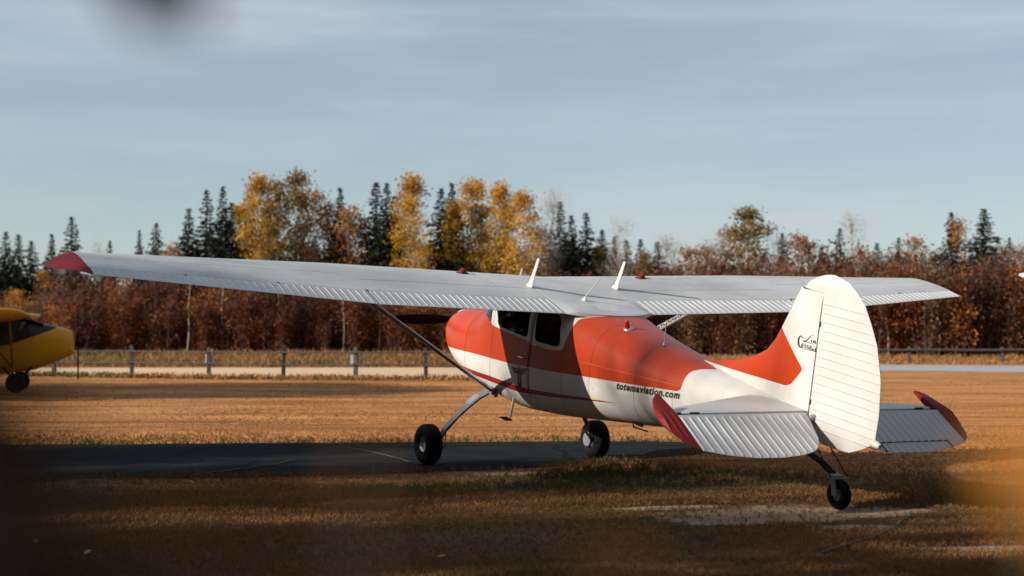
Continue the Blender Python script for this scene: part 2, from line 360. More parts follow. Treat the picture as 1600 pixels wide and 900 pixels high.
# door skins with their own window opening, one on each side
for s in (1, -1):
    out = []; inn = []
    xs = np.arange(27.6, 61.01, 1.2); zs = np.concatenate([np.arange(-12.6, 12, 1.0), np.arange(12, 25.1, 1.0)])
    G = np.array([[(x, max(z, -12.8 + max(0, (x - 52) * .25))) for z in zs] for x in xs])
    Y = hwz(G[..., 0], G[..., 1])
    Vo = np.stack([G[..., 0], s * (Y + .22), G[..., 1]], -1); Vi = np.stack([G[..., 0], s * (Y - .25), G[..., 1]], -1)
    a, b = Vo.shape[:2]; idx = np.arange(a * b).reshape(a, b); F = []
    for i in range(a - 1):
        for j in range(b - 1):
            F.append((idx[i, j], idx[i + 1, j], idx[i + 1, j + 1], idx[i, j + 1])); F.append(tuple(a * b + k for k in (idx[i, j + 1], idx[i + 1, j + 1], idx[i + 1, j], idx[i, j])))
    bd = list(idx[:, 0]) + list(idx[-1, 1:]) + list(idx[-2::-1, -1]) + list(idx[0, -2:0:-1])
    for k in range(len(bd)):
        p, q = bd[k], bd[(k + 1) % len(bd)]; F.append((p, p + a * b, q + a * b, q))
    d = MB().add(np.concatenate([Vo.reshape(-1, 3), Vi.reshape(-1, 3)]), F).build('door', M_hull, plane, smooth=True, xf=xf)
    boolean_cut(d, cutters[:1]); paint(d.data)
    if s == 1:
        for xg in (61.35, 27.25):
            gap = MB(); R = []
            for z in np.arange(-12, 25, 1.0):
                y = float(hwz(xg, z)); R.append(np.array([(xg - .28, y - .2, z), (xg - .28, y + .06, z), (xg + .28, y + .06, z), (xg + .28, y - .2, z)]))
            gap.loft(R); gap.build('door_gap', M_dark, d, xf=xf)
        MB().tube([(52.5, 21.9, 3.1), (54, 22.5, 3.3), (57.4, 22.5, 3.5), (58.4, 21.9, 3.6)], .28, 8).build('handle', M_chrome, d, xf=xf)
        MB().tube([(57.9, 21.6, 5.8), (57.9, 22.0, 5.8)], .4, 8).build('lock', M_chrome, d, xf=xf)
    V, F = prism([(x, z) for x, z in WIN1], s * 20.55, s * 20.7)
    MB().add(V, F).build('window_pane', M_glass, d, xf=xf)
    V, F = prism([(x, z) for x, z in WIN2], s * 19.6, s * 19.75)
    # the pane leans with the hull
    V = np.array(V); A_ = np.array([(x, z, 1) for x in (63, 72, 82) for z in (13, 18, 23)]); co_ = np.linalg.lstsq(A_, hwz(A_[:, 0], A_[:, 1]), rcond=None)[0]
    V[:, 1] = s * (np.c_[V[:, 0], V[:, 2], np.ones(len(V))] @ co_ - np.where(np.abs(V[:, 1]) > 19.7, .55, .7))
    MB().add(V, F).build('window_pane', M_glass, plane, xf=xf)
# seats in the cabin, with pale piping round their tops
for (x0, dz, hh) in ((44, 10.5, 8.0), (71, 13.0, 7.0)):
    for s in (1, -1):
        y0 = s * 10
        m = MB(); a = np.linspace(0, np.pi, 9)
        prof = [(y0 - 7.5, dz - 3)] + [(y0 + 7.5 * -math.cos(t) * (1 if abs(math.cos(t)) > .9 else 1), dz + 4 + (hh - 4) * math.sin(t) ** .6) for t in a] + [(y0 + 7.5, dz - 3)]
        R = [np.array([(x + (z - dz) * .25, y, z) for y, z in prof]) for x in (x0, x0 + 2.6)]
        st = m.loft(R).build('seat', M_seat, plane, xf=xf)
        P = [(x0 + 2.8 + (z - dz) * .25, y, z + .15) for y, z in prof[1:-1]]
        MB().tube(P, .32, 6).build('piping', M_piping, st, xf=xf)
M_lap = mat('faded_lap_joint', (.46, .10, .045), .5); M_lapw = mat('dirty_lap_joint', (.30, .29, .27), .6)
hull_strip([(x, 10.6 + (x - 98) * .057) for x in np.arange(97.5, 156, 3)], .22, .02, 'lap_joint', M_lap, f)
hull_strip([(x, -9.5 + (x - 61) * .14) for x in np.arange(62, 101, 3)], .18, .02, 'lap_joint', M_lapw, f)
hull_strip([(x, -1.2 + (x - 61) * .03) for x in np.arange(62.5, 97, 3)], .16, .02, 'lap_joint', M_lapw, f)
MB().tube([(29, 17, 11), (31, 17, 12.4), (33.2, 17, 13.4), (38, 17, 14.4), (44, 17, 15.1), (46.6, 17, 14.6), (46.9, 17, 13.4), (44.1, 17, 11)], .26, 7).build('seat_tube', M_piping, plane, smooth=True, xf=xf)
MB().tube([(64.2, 17, 18.9), (70.2, 17, 19.9), (73, 17, 19.6), (73.4, 17, 18.6), (72.3, 17, 17)], .26, 7).build('seat_tube', M_piping, plane, smooth=True, xf=xf)
for c in cutters: bpy.data.objects.remove(c)
# ---- wing
M_joint = mat('skin_joint_grey', (.30, .30, .30), .6)
def w_le(y): return np.interp(abs(y), [0, 100, 203], [20.3, 20.3, 26.2])
def w_te(y): return np.interp(abs(y), [0, 100, 203], [84.6, 84.8, 70.0])
def w_zl(y): return np.interp(abs(y), [0, 100, 203], [29.6, 32.7, 35.3]) 
def w_zt(y): return np.interp(abs(y), [0, 20, 100, 203], [26.6, 27.1, 29.6, 35.7])
def w_hf(y): return np.interp(abs(y), [0, 20, 100, 203], [.765, .766, .80, .815])
def foil(c, up):
    c = np.asarray(c, float)
    yt = .6 * (.2969 * np.sqrt(c) - .126 * c - .3516 * c ** 2 + .2843 * c ** 3 - .1015 * c ** 4)
    cam_ = np.where(c < .4, .02 / .16 * (.8 * c - c * c), .02 / .36 * (.2 + .8 * c - c * c))
    return cam_ + (yt if up else -yt)
def wpt(y, c, up, dz=0.0, le=None, te=None, th=1.0, zo=0.0):
    le = w_le(y) if le is None else le; te = w_te(y) if te is None else te
    ch = te - le; z = w_zl(y) + (w_zt(y) - w_zl(y)) * c + foil(c, up) * ch * th + dz + zo
    return (le + ch * c, y, float(z))
CU = np.concatenate([(1 - np.cos(np.linspace(0, np.pi / 2, 9))) * .35, np.linspace(.42, 1, 9)])
def corrugated(y0, y1, pitch, s, h=.24):
    """rings for a control surface with pressed beads on both skins"""
    ys = [(y0, 0)]; k = y0 + pitch * .5
    while k < y1 - .4:
        ys += [(k - .36, 0), (k - .10, 1), (k + .10, 1), (k + .36, 0)]; k += pitch
    ys += [(y1, 0)]; R = []
    for y, b in ys:
        hf = w_hf(y); cs = [hf + .004, hf + .012, hf + .022, hf + (1 - hf) * .5, .985, 1.0]
        bb = [0, 0, h, h, h * .8, 0]
        up = [wpt(s * y, c, True, b * q) for c, q in zip(cs, bb)]; lo = [wpt(s * y, c, False, -b * q) for c, q in zip(cs, bb)]
        R.append(np.array(up + lo[::-1]))
    return R
for s in (1, -1):
    R = []
    for y in list(np.arange(20.2, 100, 5)) + [100.5] + list(np.arange(105, 203, 7)) + [203]:
        hf = w_hf(y); cs = CU * hf
        R.append(np.array([wpt(s * y, c, True) for c in cs[::-1]] + [wpt(s * y, c, False) for c in cs[1:]]))
    wg = MB().loft(R).build('wing', M_wing, plane, smooth=True, xf=xf, auto=35)
    MB().loft(corrugated(20.6, 100.3, 2.93, s)).build('flap', M_bead, wg, xf=xf)
    MB().loft(corrugated(101.2, 202.6, 2.98, s)).build('aileron', M_bead, wg, xf=xf)
    # tip fairing
    R = []
    for t in np.linspace(0, 1, 10):
        y = 203.1 + 9.5 * t; le = 26.2 + 9 * t ** 2.4; te = 70 - 30 * t ** 1.05; th = max(.03, 1 - t) ** .62
        R.append(np.array([wpt(s * y, c, True, le=le, te=te, th=th, zo=-2.6 * t * t) for c in CU[::-1]] + [wpt(s * y, c, False, le=le, te=te, th=th, zo=-2.6 * t * t) for c in CU[1:-1]]))
    MB().loft(R).build('wing_tip', M_red, wg, smooth=True, xf=xf, auto=50)
    # joints in the upper skin
    def wing_line(p, q, w, hgt, nn=14):
        m = MB()
        P = [(p[0] + (q[0] - p[0]) * t, p[1] + (q[1] - p[1]) * t) for t in np.linspace(0, 1, nn)]   # (y, c)
        pts = np.array([wpt(s * y, c, True) for y, c in P]); T = pts[-1] - pts[0]; T /= np.linalg.norm(T)
        n2 = np.array([-T[1], T[0], 0]); n2 /= np.linalg.norm(n2)
        m.loft([np.array([v - n2 * w / 2 - (0, 0, .1), v - n2 * w / 2 + (0, 0, hgt), v + n2 * w / 2 + (0, 0, hgt), v + n2 * w / 2 - (0, 0, .1)]) for v in pts]); m.build('skin_joint', M_joint, wg, xf=xf)
    wing_line((22, .585), (99, .60), .22, .035); wing_line((60.5, .06), (60.5, .6), .28, .05)
    wing_line((38, .05), (38, .6), .3, .05) if s == 1 else wing_line((70, .3), (52, .3), .2, .04)
    wing_line((104, .50), (196, .50), .16, .03)
    c0 = wpt(s * 44, .27, True); m = MB()
    m.tube([(c0[0], c0[1], c0[2] - .1), (c0[0], c0[1], c0[2] + .25)], 2.6, 16); m.build('filler_rim', M_dark, wg, xf=xf)
    m = MB(); m.tube([(c0[0], c0[1], c0[2] + .2), (c0[0], c0[1], c0[2] + 1.1)], [1.9, 1.7], 14); m.box((c0[0], c0[1], c0[2] + 1.45), (3.0, .8, .8))
    m.build('fuel_cap', M_red, wg, xf=xf)
    for yy in np.arange(101.0, 203, 34): 
        a = wpt(s * yy, w_hf(yy), True); MB().box((a[0], a[1], a[2] - .1), (1.0, .5, .7)).build('hinge', M_dark, wg, xf=xf)
# centre section over the cabin, drawn out aft into a fairing
R = []
for y in np.linspace(-20.1, 20.1, 25):
    te = 84.6 + 10.0 * max(0, 1 - (abs(y) / 20.1) ** 2.2)
    up = []; lo = []
    for c in CU:
        x = 20.3 + (te - 20.3) * c; p = wpt(y, min((x - 20.3) / 64.5, 1), True); q = wpt(y, min((x - 20.3) / 64.5, 1), False)
        zt_ = p[2] + .02
        if x > 70: zt_ = wpt(y, 49.7 / 64.5, True)[2] + .02 + (x - 70) / max(te - 70, 1) * (28.35 - wpt(y, 49.7 / 64.5, True)[2]) * (1 if te > 85 else 1)
        if abs(y) > 17 and x > 70: k_ = (abs(y) - 17) / 3.1; zt_ = zt_ * (1 - k_) + (p[2] + .02) * k_
        up.append((x, y, zt_)); lo.append((x, y, min(q[2], zt_ - .25)))
    R.append(np.array(up[::-1] + lo[1:]))
cs_ = MB().loft(R).build('wing_centre_section', M_wing, plane, smooth=True, xf=xf, auto=35)
for s in ():   # white corner fillets between cabin side and wing trailing edge
    m = MB(); R = []
    for t in np.linspace(0, 1, 9):
        x = 79 + 16 * t; yo = 20.6 - 9.5 * t ** 1.6; zt = 28.2 - .3 * t
        R.append(np.array([(x, s * (yo - 3.2), zt + .55), (x, s * (yo - .4), zt - .15), (x, s * (yo + .25 - 1.2 * t), zt - 2.2 + .9 * t), (x, s * (yo - 3.4), zt - 2.4 + .9 * t)]))
    m.loft(R); m.build('wing_root_fillet', M_white, plane, smooth=True, xf=xf, auto=50)
# antennas and small fittings on the wing top
def wing_top(x, y): return wpt(y, (x - 20.3) / 64.5, True)[2]
for y in (21.5, -20.0):
    x0 = 54.5; zb = wing_top(x0, y) - .25; R = []
    for t, ch, tk, dx in ((0, 7.2, 1.7, 0), (.06, 5.0, 1.2, .8), (.16, 3.2, .75, 1.6), (.5, 2.6, .55, 3.4), (.95, 2.1, .45, 5.6), (1, 1.6, .3, 5.9)):
        a = np.linspace(0, 2 * np.pi, 14, endpoint=False)
        R.append(np.stack([x0 + dx + ch / 2 * np.cos(a), y + tk / 2 * np.sin(a), np.full(14, zb + 12.6 * t)], 1))
    MB().loft(R).build('blade_antenna', M_white, plane, smooth=True, xf=xf)
zb = wing_top(66, 5)
m = MB(); R = [np.stack([69.5 + dx + 2.6 * k * np.cos(a), 4 + 1.2 * k * np.sin(a), np.full(12, zb - 1.4 + z)], 1) for a in [np.linspace(0, 2 * np.pi, 12, endpoint=False)] for z, k, dx in ((0, 1, 0), (.7, .75, .2), (1.6, .35, .9), (2.4, .16, 1.5))]
m.loft(R); m.tube([(70.9, 4, zb + .8), (75.8, 4, zb + 5.4), (81.0, 4, zb + 10.2)], [.26, .22, .14], 8)
m.build('whip_antenna', M_white, plane, smooth=True, xf=xf, auto=50)
m = MB(); m.tube([(26, 3, 33.4), (26, 3, 35.8), (27.0, 3, 37.2), (28.4, 3, 37.4)], .35, 8).build('vent_tube', M_white, plane, smooth=True, xf=xf)
MB().tube([(25, 9, 33), (25, 9, 35.4), (26, 9.4, 36)], [.9, .5, .2], 8).build('temperature_probe', M_white, plane, smooth=True, xf=xf)
# beacon, hull whip
def hull_top(x, y):
    zb, zt, hw, zm, et, eb = [float(v) for v in sect(x)]; return zm + (zt - zm) * max(0, 1 - (abs(y) / hw) ** et) ** (1 / et)
x, y = 109.1, 6.7; z = hull_top(x, y); b = MB().tube([(x, y, z - .3), (x - .05, y + .25, z + .35)], [2.2, 1.7], 18).build('beacon_base', M_chrome, plane, xf=xf)
MB().tube([(x, y + .2, z + .3), (x, y + .5, z + 1.6), (x, y + .8, z + 3.0), (x, y + .9, z + 3.4)], [1.05, 1.05, .95, .5], 16).build('beacon', M_redlens, plane, smooth=True, xf=xf, auto=50)
x, y = 130.2, 3.5; z = hull_top(x, y)
m = MB().tube([(x, y, z - .2), (x, y + .05, z + .8)], [.75, .4], 10); m.tube([(x, y, z + .6), (x - .3, y + .15, z + 9.3)], [.27, .2], 8); m.build('rod_antenna', M_white, plane, smooth=True, xf=xf, auto=50)
# ---- lift struts
def strut(p, q, w, t, n=14, k=9):
    p, q = np.array(p, float), np.array(q, float); T = (q - p) / np.linalg.norm(q - p); c = np.array([1, 0, 0.0]); c -= T * (c @ T); c /= np.linalg.norm(c); d = np.cross(T, c); a = np.linspace(0, 2 * np.pi, n, endpoint=False)
    return [p + (q - p) * u + np.cos(a)[:, None] * c * w / 2 + np.sin(a)[:, None] * d * t / 2 for u in np.linspace(0, 1, k)], c, d, T
SP = {1: ((27.2, 19.0, -17.3), (47.5, 99, 30.6)), -1: ((27, -19.5, -12.0), (21.8, -104, 28.4))}
for s in (1, -1):
    R, c, d, T = strut(*SP[s], 4.6, 1.9)
    st = MB().loft(R).build('lift_strut', M_alu if s == 1 else M_white, plane, smooth=True, xf=xf, auto=50)
    m = MB(); m.box(SP[s][0], (4, 2.4, 3.0)); m.build('strut_fitting', M_steel, st, xf=xf)
    m = MB(); R2, *_ = strut(np.array(SP[s][0]) + np.array([0, 0, 1.0]) + d * s * 1.0, np.array(SP[s][1]) + d * s * 1.0 + np.array([0, 0, .6]), .5, .5, 6)
    if s == 1: m.loft(R2).build('pitot_line', M_alu, st, xf=xf)
STRUT_R = SP[-1]
# ---- fin and rudder
FIN_LE = [(17, 148), (22.4, 150.5), (23.4, 154), (24.5, 160), (26.8, 170), (28.6, 176), (30.7, 181), (34, 186.8), (38.3, 190.6), (43.3, 193.4), (58.2, 201.0)]
def thick(dx, tmax, k): return np.minimum(tmax, k * np.sqrt(np.maximum(dx, 0)))
R = []
for z in [17, 19, 21, 22.4, 23.4, 24.5, 25.6, 26.8, 28, 29.4, 30.7, 32.3, 34, 36, 38.3, 41, 43.3, 47, 51, 55, 57.6, 58.2]:
    le = lin(z, FIN_LE); te = 214.1; u = (1 - np.cos(np.linspace(0, np.pi / 2, 14))); x = le + (te - le) * u
    t = thick(x - le, 1.75, .42) * (1 if z < 57 else .8)
    R.append(np.concatenate([np.stack([x, t, np.full(14, z)], 1), np.stack([x, -t, np.full(14, z)], 1)[::-1][:-1]]))
fin = MB().loft(R).build('fin', M_hull, plane, smooth=True, xf=xf, auto=45)
co = np.empty(len(fin.data.vertices) * 3, np.float32); fin.data.vertices.foreach_get('co', co); P = inv_xf(co.reshape(-1, 3)); x, z = P[:, 0], P[:, 2]
def edge(a, b): # signed distance, positive on the left of a->b in (x, z)
    a, b = np.array(a), np.array(b); d = (b - a) / np.linalg.norm(b - a); return d[0] * (z - a[1]) - d[1] * (x - a[0])
sd = np.minimum.reduce([edge((164.8, 23.3), (203.1, 24.6)), edge((203.1, 24.6), (208.9, 31.8)), edge((208.9, 31.8), (193.0, 43.6))])
for nme, v in (('paint_orange', sd), ('paint_red', x * 0 - 1), ('seam', np.minimum.reduce([np.abs(x - 190), np.abs(z - 25.5) + np.where(x > 200, 0, 9)]) + .05)):
    fin.data.attributes.new(nme, 'FLOAT', 'POINT').data.foreach_set('value', v.astype(np.float32))
MB().tube([(197.5, .0, 50.5), (194.5, 0, 51.2)], .55, 8).build('wire_anchor', M_white, fin, xf=xf)
RUD_TE = [(9.6, 228), (10.2, 234.5), (12.5, 239.8), (14.5, 243.3), (17.3, 245.6), (25, 245.9), (36, 244.6), (46.4, 240.8), (52, 237.2), (57.7, 233), (61, 228.6), (63.2, 224.6), (64.3, 220), (64.7, 217)]
RUD_LE = [(9.6, 222), (10.2, 220.4), (14, 217.6), (17.8, 214.35), (58.35, 214.35), (58.36, 202.6), (60, 204), (61.8, 206.2), (63.4, 210), (64.4, 213.5), (64.7, 216.4)]
zl = [9.6, 9.9, 10.2, 11, 12.5]; k = 14.4
while k < 62: zl += [k - .32, k - .08, k + .08, k + .32]; k += 2.9
zl = sorted(zl + [58.35, 58.36, 62.3, 63.2, 64, 64.4, 64.7]); zl = [q for q in zl if not 58.36 < q < 59.2]
R = []
beads = set(np.round(np.arange(14.4, 57.5, 2.9), 3))
for z in zl:
    le, te = lin(z, RUD_LE), lin(z, RUD_TE); u = np.linspace(0, 1, 12) ** 1.2; x = le + (te - le) * u
    isb = any(abs(abs(z - b) - .08) < .01 for b in beads)
    e = min(1.0, math.sqrt(max(.02, (64.75 - z) / 4))) * min(1, .25 + math.sqrt(max(0, z - 9.5) / 4))
    t = e * np.minimum(1.45, .5 * np.sqrt(np.maximum(x - le, 0)) + (1.45 if z < 58.355 else .1)) * (1 - .93 * np.clip((x - 215) / (te - 215 + 1e-6), 0, 1)) + (.26 * ((u > .05) & (u < .98)) if isb else 0)
    R.append(np.concatenate([np.stack([x, t, np.full(12, z)], 1), np.stack([x, -t, np.full(12, z)], 1)[::-1]]))
rud = MB().loft(R).build('rudder', M_white, plane, xf=xf)
rud.data.polygons.foreach_set('use_smooth', np.ones(len(rud.data.polygons), bool)); rud.data.set_sharp_from_angle(angle=math.radians(6))
MB().box((214.2, 0, 38), (.5, 2.2, 40.2)).build('hinge_gap', M_dark, rud, xf=xf)
for z in (22, 48): MB().box((214.4, 0, z), (.8, 3.2, 1.6)).build('rudder_hinge', M_dark, rud, xf=xf)
MB().box((209.2, 0, 58.3), (12.6, 2.0, .28)).build('horn_gap', M_dark, rud, xf=xf)
MB().tube([(244.8, 0, 16.0), (247.2, 0, 15.8), (248.2, 0, 15.7)], [1.3, 1.2, .7], 12).build('tail_light', mat('clear_lens', (.6, .58, .52), .2), rud, smooth=True, xf=xf, auto=50)
m = MB(); m.tube([(217.5, 0, 18), (216, 2.4, 16.4), (217.0, 3.0, 14.4)], [1.3, 1.3, .9], 10); m.build('rudder_horn', M_steel, rud, smooth=True, xf=xf, auto=50)
# ---- tailplane and elevators
DR = math.radians(22.0)
def elev(y, sdist, up): # point on elevator: s aft of the hinge, up normal to it
    return (214.5 + sdist * math.cos(DR) + up * math.sin(DR), y, 17.6 - sdist * math.sin(DR) + up * math.cos(DR))
for s in (1, -1):
    R = []
    for y in (1.5, 6, 12, 20, 30, 40, 48, 53, 54):
        le = np.interp(y, [1.5, 54], [184.0, 204.6]); u = (1 - np.cos(np.linspace(0, np.pi / 2, 10))); x = le + (213.7 - le) * u
        t = np.minimum(1.3, .45 * np.sqrt(np.maximum(x - le, 0)))
        R.append(np.concatenate([np.stack([x, np.full(10, s * y), 17.6 + t], 1), np.stack([x, np.full(10, s * y), 17.6 - t], 1)[::-1][:-1]]))
    sb = MB().loft(R).build('tailplane', M_white, plane, smooth=True, xf=xf, auto=45)
    for yy, ww in ((47, 3.4), (53, 1.6)): MB().box((213.9, s * yy, 18.95), (.7, ww, .5)).build('elevator_hinge', M_dark, sb, xf=xf)
    EB = [(3.2, 4), (4.6, 9), (6.4, 13), (9, 17), (12, 19.2), (18, 21), (26, 21.8), (36, 21.6), (46, 19.8), (54.2, 17.0)]
    def bead_rows(y0, y1, first, pitch):
        ys = [(y0, 0)]; k = first
        while k < y1 - .3:
            if k - .45 > y0: ys += [(k - .45, 0), (k - .14, 1), (k + .14, 1), (k + .45, 0)]
            k += pitch
        return ys + [(y1, 0)]
    R = []
    for y, b in bead_rows(3.2, 54.1, 6.6, 3.12):
        bk = np.interp(y, [p[0] for p in EB], [p[1] for p in EB]); ss = np.array([.2, .9, 2.0, .5 * bk + 1, bk - .8, bk]); ss = np.maximum.accumulate(np.minimum(ss, bk))
        hb = np.array([0, 0, 1, 1, 1, 0]) * b * .24; t = 1.25 * (1 - .94 * ss / bk)
        R.append(np.array([elev(s * y, q, tt + h) for q, tt, h in zip(ss, t, hb)] + [elev(s * y, q, -tt - h) for q, tt, h in zip(ss[::-1], t[::-1], hb[::-1])]))
    el = MB().loft(R).build('elevator', M_bead if s == 1 else M_white, plane, xf=xf)
    R = []
    for y, b in bead_rows(54.15, 61.0, 55.6, 2.2):
        bk = np.interp(y, [54.1, 57, 59, 60.2, 60.8, 61.0], [17.0, 14.6, 11.0, 7.0, 3.2, 1.0]); fr = np.interp(y, [54.1, 55.5, 57.5, 59.2, 60.4, 61.0], [-12.8, -12.2, -10.2, -7.0, -3.0, .2])
        ss = np.array([fr, fr + .4 * min(1, (bk - fr) / 6), fr + (bk - fr) * .3, fr + (bk - fr) * .5, fr + (bk - fr) * .8, bk]); t = np.array([.1, .55, 1.2, 1.15, .5, .08]) * min(1, .25 + (bk - fr) / 14)
        hb = np.array([0, 0, 0, 1, 1, 0]) * b * .2
        R.append(np.array([elev(s * y, q, tt + h) for q, tt, h in zip(ss, t, hb)] + [elev(s * y, q, -tt - h) for q, tt, h in zip(ss[::-1], t[::-1], hb[::-1])]))
    MB().loft(R).build('elevator_tip', M_red, el, xf=xf)
    if s == -1:
        m = MB()
        for y0, y1, q0, q1 in ((-46.2, -16.6, 16.3, 16.65),):
            m.add([elev(y0, q0, .55), elev(y1, q0, .55), elev(y1, q1, .55), elev(y0, q1, .55), elev(y0, q0, -.2), elev(y1, q0, -.2), elev(y1, q1, -.2), elev(y0, q1, -.2)], [(0, 1, 2, 3), (7, 6, 5, 4), (0, 4, 5, 1), (1, 5, 6, 2), (2, 6, 7, 3), (3, 7, 4, 0)])
        for y0, q1 in ((-16.6, 20.9), (-46.2, 19.6)):
            m.add([elev(y0 - .2, 16.3, .55), elev(y0 + .2, 16.3, .55), elev(y0 + .2, q1, .3), elev(y0 - .2, q1, .3), elev(y0 - .2, 16.3, -.2), elev(y0 + .2, 16.3, -.2), elev(y0 + .2, q1, -.2), elev(y0 - .2, q1, -.2)], [(0, 1, 2, 3), (7, 6, 5, 4), (0, 4, 5, 1), (1, 5, 6, 2), (2, 6, 7, 3), (3, 7, 4, 0)])
        m.build('trim_tab_joint', M_dark, el, xf=xf)
# ---- undercarriage
def wheel(name, cx, cy, cz, R0, w, hub, parent, rimmat, side):
    """balloon tyre and rim, axle along y"""
    base = MB(); a = np.linspace(0, 2 * np.pi, 40, endpoint=False)
    prof = [(hub, -.30), (hub + .12 * (R0 - hub), -.42), (hub + .40 * (R0 - hub), -.5), (hub + .68 * (R0 - hub), -.48), (.93 * R0, -.38), (.985 * R0, -.27)]
    for g in (-.18, 0, .18): prof += [(.998 * R0, g - .045), (.972 * R0, g - .03), (.972 * R0, g + .03), (.998 * R0, g + .045)]
    prof += [(.985 * R0, .27), (.93 * R0, .38), (hub + .68 * (R0 - hub), .48), (hub + .40 * (R0 - hub), .5), (hub + .12 * (R0 - hub), .42), (hub, .30)]
    Rg = [np.stack([cx + r * np.cos(a), np.full(40, cy + w * q), cz + r * np.sin(a)], 1) for r, q in prof]
    wh = MB().loft(Rg, cap=False).build(name, M_rubber, parent, smooth=True, xf=xf, auto=40)
    m = MB(); pr = [(.02, .20), (.25, .24), (.34, .24), (.36, .14), (.66, .10), (.72, .2), (.92, .30), (1.0, .33), (1.0, -.3), (.9, -.3), (.3, -.2), (.02, -.2)]
    m.loft([np.stack([cx + hub * r * np.cos(a), np.full(40, cy + side * w * q), cz + hub * r * np.sin(a)], 1) for r, q in pr])
    rm = m.build('rim', rimmat, wh, smooth=True, xf=xf, auto=30)
    m = MB()
    for k in range(6):
        t = k * math.pi / 3; m.tube([(cx + hub * .5 * math.cos(t), cy + side * w * .05, cz + hub * .5 * math.sin(t)), (cx + hub * .5 * math.cos(t), cy + side * w * .2, cz + hub * .5 * math.sin(t))], hub * .1, 8)
    return wh
WZ = -43.0
for s in (1, -1):
    P = np.array([(25, s * 15, -17.2), (24.8, s * 19, -17.8), (23.8, s * 23.5, -20.8), (21.6, s * 30, -27.8), (19.8, s * 35.6, -35.0), (18.6, s * 37.6, -40.5)]); wd = [6.2, 5.6, 4.8, 3.9, 3.4, 3.2]; R = []
    for i in range(len(P)):
        T = P[min(i + 1, len(P) - 1)] - P[max(i - 1, 0)]; T /= np.linalg.norm(T); n = np.cross(T, (1, 0, 0)); n /= np.linalg.norm(n)
        R.append(np.array([P[i] + (wd[i] / 2, 0, 0) + n * .4, P[i] + (wd[i] / 2, 0, 0) - n * .4, P[i] - (wd[i] / 2, 0, 0) - n * .4, P[i] - (wd[i] / 2, 0, 0) + n * .4]))
    lg = MB().loft(R).build('gear_leg', M_steel, plane, xf=xf)
    m = MB(); m.loft([P[2] + np.array([(-2.9, 0, .9), (1.6, 0, .9), (1.6, s * .6, .3), (-2.9, s * .6, .3)]), (P[2] + P[3]) / 2 + np.array([(-3.2, 0, .8), (1.2, 0, .8), (1.2, s * .6, .2), (-3.2, s * .6, .2)])]); m.build('leg_cuff', M_alu, lg, xf=xf)
    MB().tube([(18.0, s * 37.4, WZ), (17.5, s * 42, WZ)], 1.1, 10).build('axle', M_steel, lg, xf=xf)
    MB().tube([(26, s * 19, -18.5), (24.5, s * 24, -22.2), (22.5, s * 31, -29.8), (20.8, s * 36, -37), (23.5, s * 37.4, -39.5), (24.6, s * 37.6, -42), (21, s * 37.6, -44.4)], .22, 6).build('brake_line', M_black, lg, xf=xf)
    MB().tube([(17.5, s * 37.6, WZ), (17.5, s * 38.8, WZ)], 3.1, 18).build('brake_disc', M_steel, lg, xf=xf)
    wheel('wheel', 17.5, s * 42.3, WZ, 8.75, 7.6, 3.3, plane, M_chrome, s)
# step
m = MB(); m.tube([(44.8, 17.6, -16.0), (47.0, 19.8, -24.6)], [.62, .5], 8); m.build('boarding_step', M_white, plane, xf=xf)
MB().box((45.3, 20.8, -25.2), (5.4, 3.2, .5)).build('step_plate', M_black, plane, xf=xf)
# tail spring and tailwheel
m = MB(); R = []
for P3, w in (((206, 0, 6.0), 3.2), ((214, 0, 5.3), 3), ((222, 0, 3.7), 2.6), ((231, 0, .6), 2.2)): R.append(np.array([(P3[0], -w / 2, P3[2] - .35), (P3[0], w / 2, P3[2] - .35), (P3[0], w / 2, P3[2] + .35), (P3[0], -w / 2, P3[2] + .35)]))
ts = m.loft(R).build('tail_spring', M_black, plane, xf=xf)
m = MB(); m.box((229.5, 0, 1.0), (3.6, 4.2, 1.4)); m.box((231.5, 0, .9), (1.4, 7.2, .5)); m.build('steering_arm', M_steel, ts, xf=xf)
for s in (1, -1):
    MB().tube([(222.3, s * 2.6, 8.6), (226.5, s * 3.0, 5.2), (231.6, s * 3.5, 1.0)], .2, 6).build('steering_chain', M_black, ts, xf=xf)
    MB().loft([np.array([(c[0] - 1.1, s * 1.75, c[1]), (c[0] + 1.1, s * 1.75, c[1]), (c[0] + 1.1, s * 2.15, c[1]), (c[0] - 1.1, s * 2.15, c[1])]) for c in ((230.4, 1.0), (231.6, -1.6), (232.4, -4.6))]).build('fork', M_steel, ts, xf=xf)
wheel('tailwheel', 232.4, 0, -4.2, 4.85, 3.3, 1.9, plane, M_steel, 1)
# ---- propeller
pr = MB().tube([(-47.5, 0, 1), (-46, 0, 1), (-43.5, 0, 1), (-39.5, 0, 1)], [.3, 2.6, 4.6, 5.4], 24).build('propeller', M_white, plane, smooth=True, xf=xf, auto=50)
for s in (1, -1):
    R = []
    for r, ch, tw, tk in ((3, 3.6, 60, 2.2), (8, 5.0, 45, 1.5), (15, 6.0, 32, 1.0), (24, 5.8, 24, .8), (31, 5.0, 20, .6), (35.5, 3.8, 18, .45), (37.3, 1.8, 17, .3)):
        a = np.linspace(0, 2 * np.pi, 14, endpoint=False); u, v = ch / 2 * np.cos(a), tk / 2 * np.sin(a); t = math.radians(tw)
        R.append(np.stack([-41.5 + s * (u * math.sin(t)) + v * math.cos(t), np.full(14, s * r), 1.0 + u * math.cos(t) - s * v * math.sin(t)], 1))
    MB().loft(R).build('blade', M_black, pr, smooth=True, xf=xf)
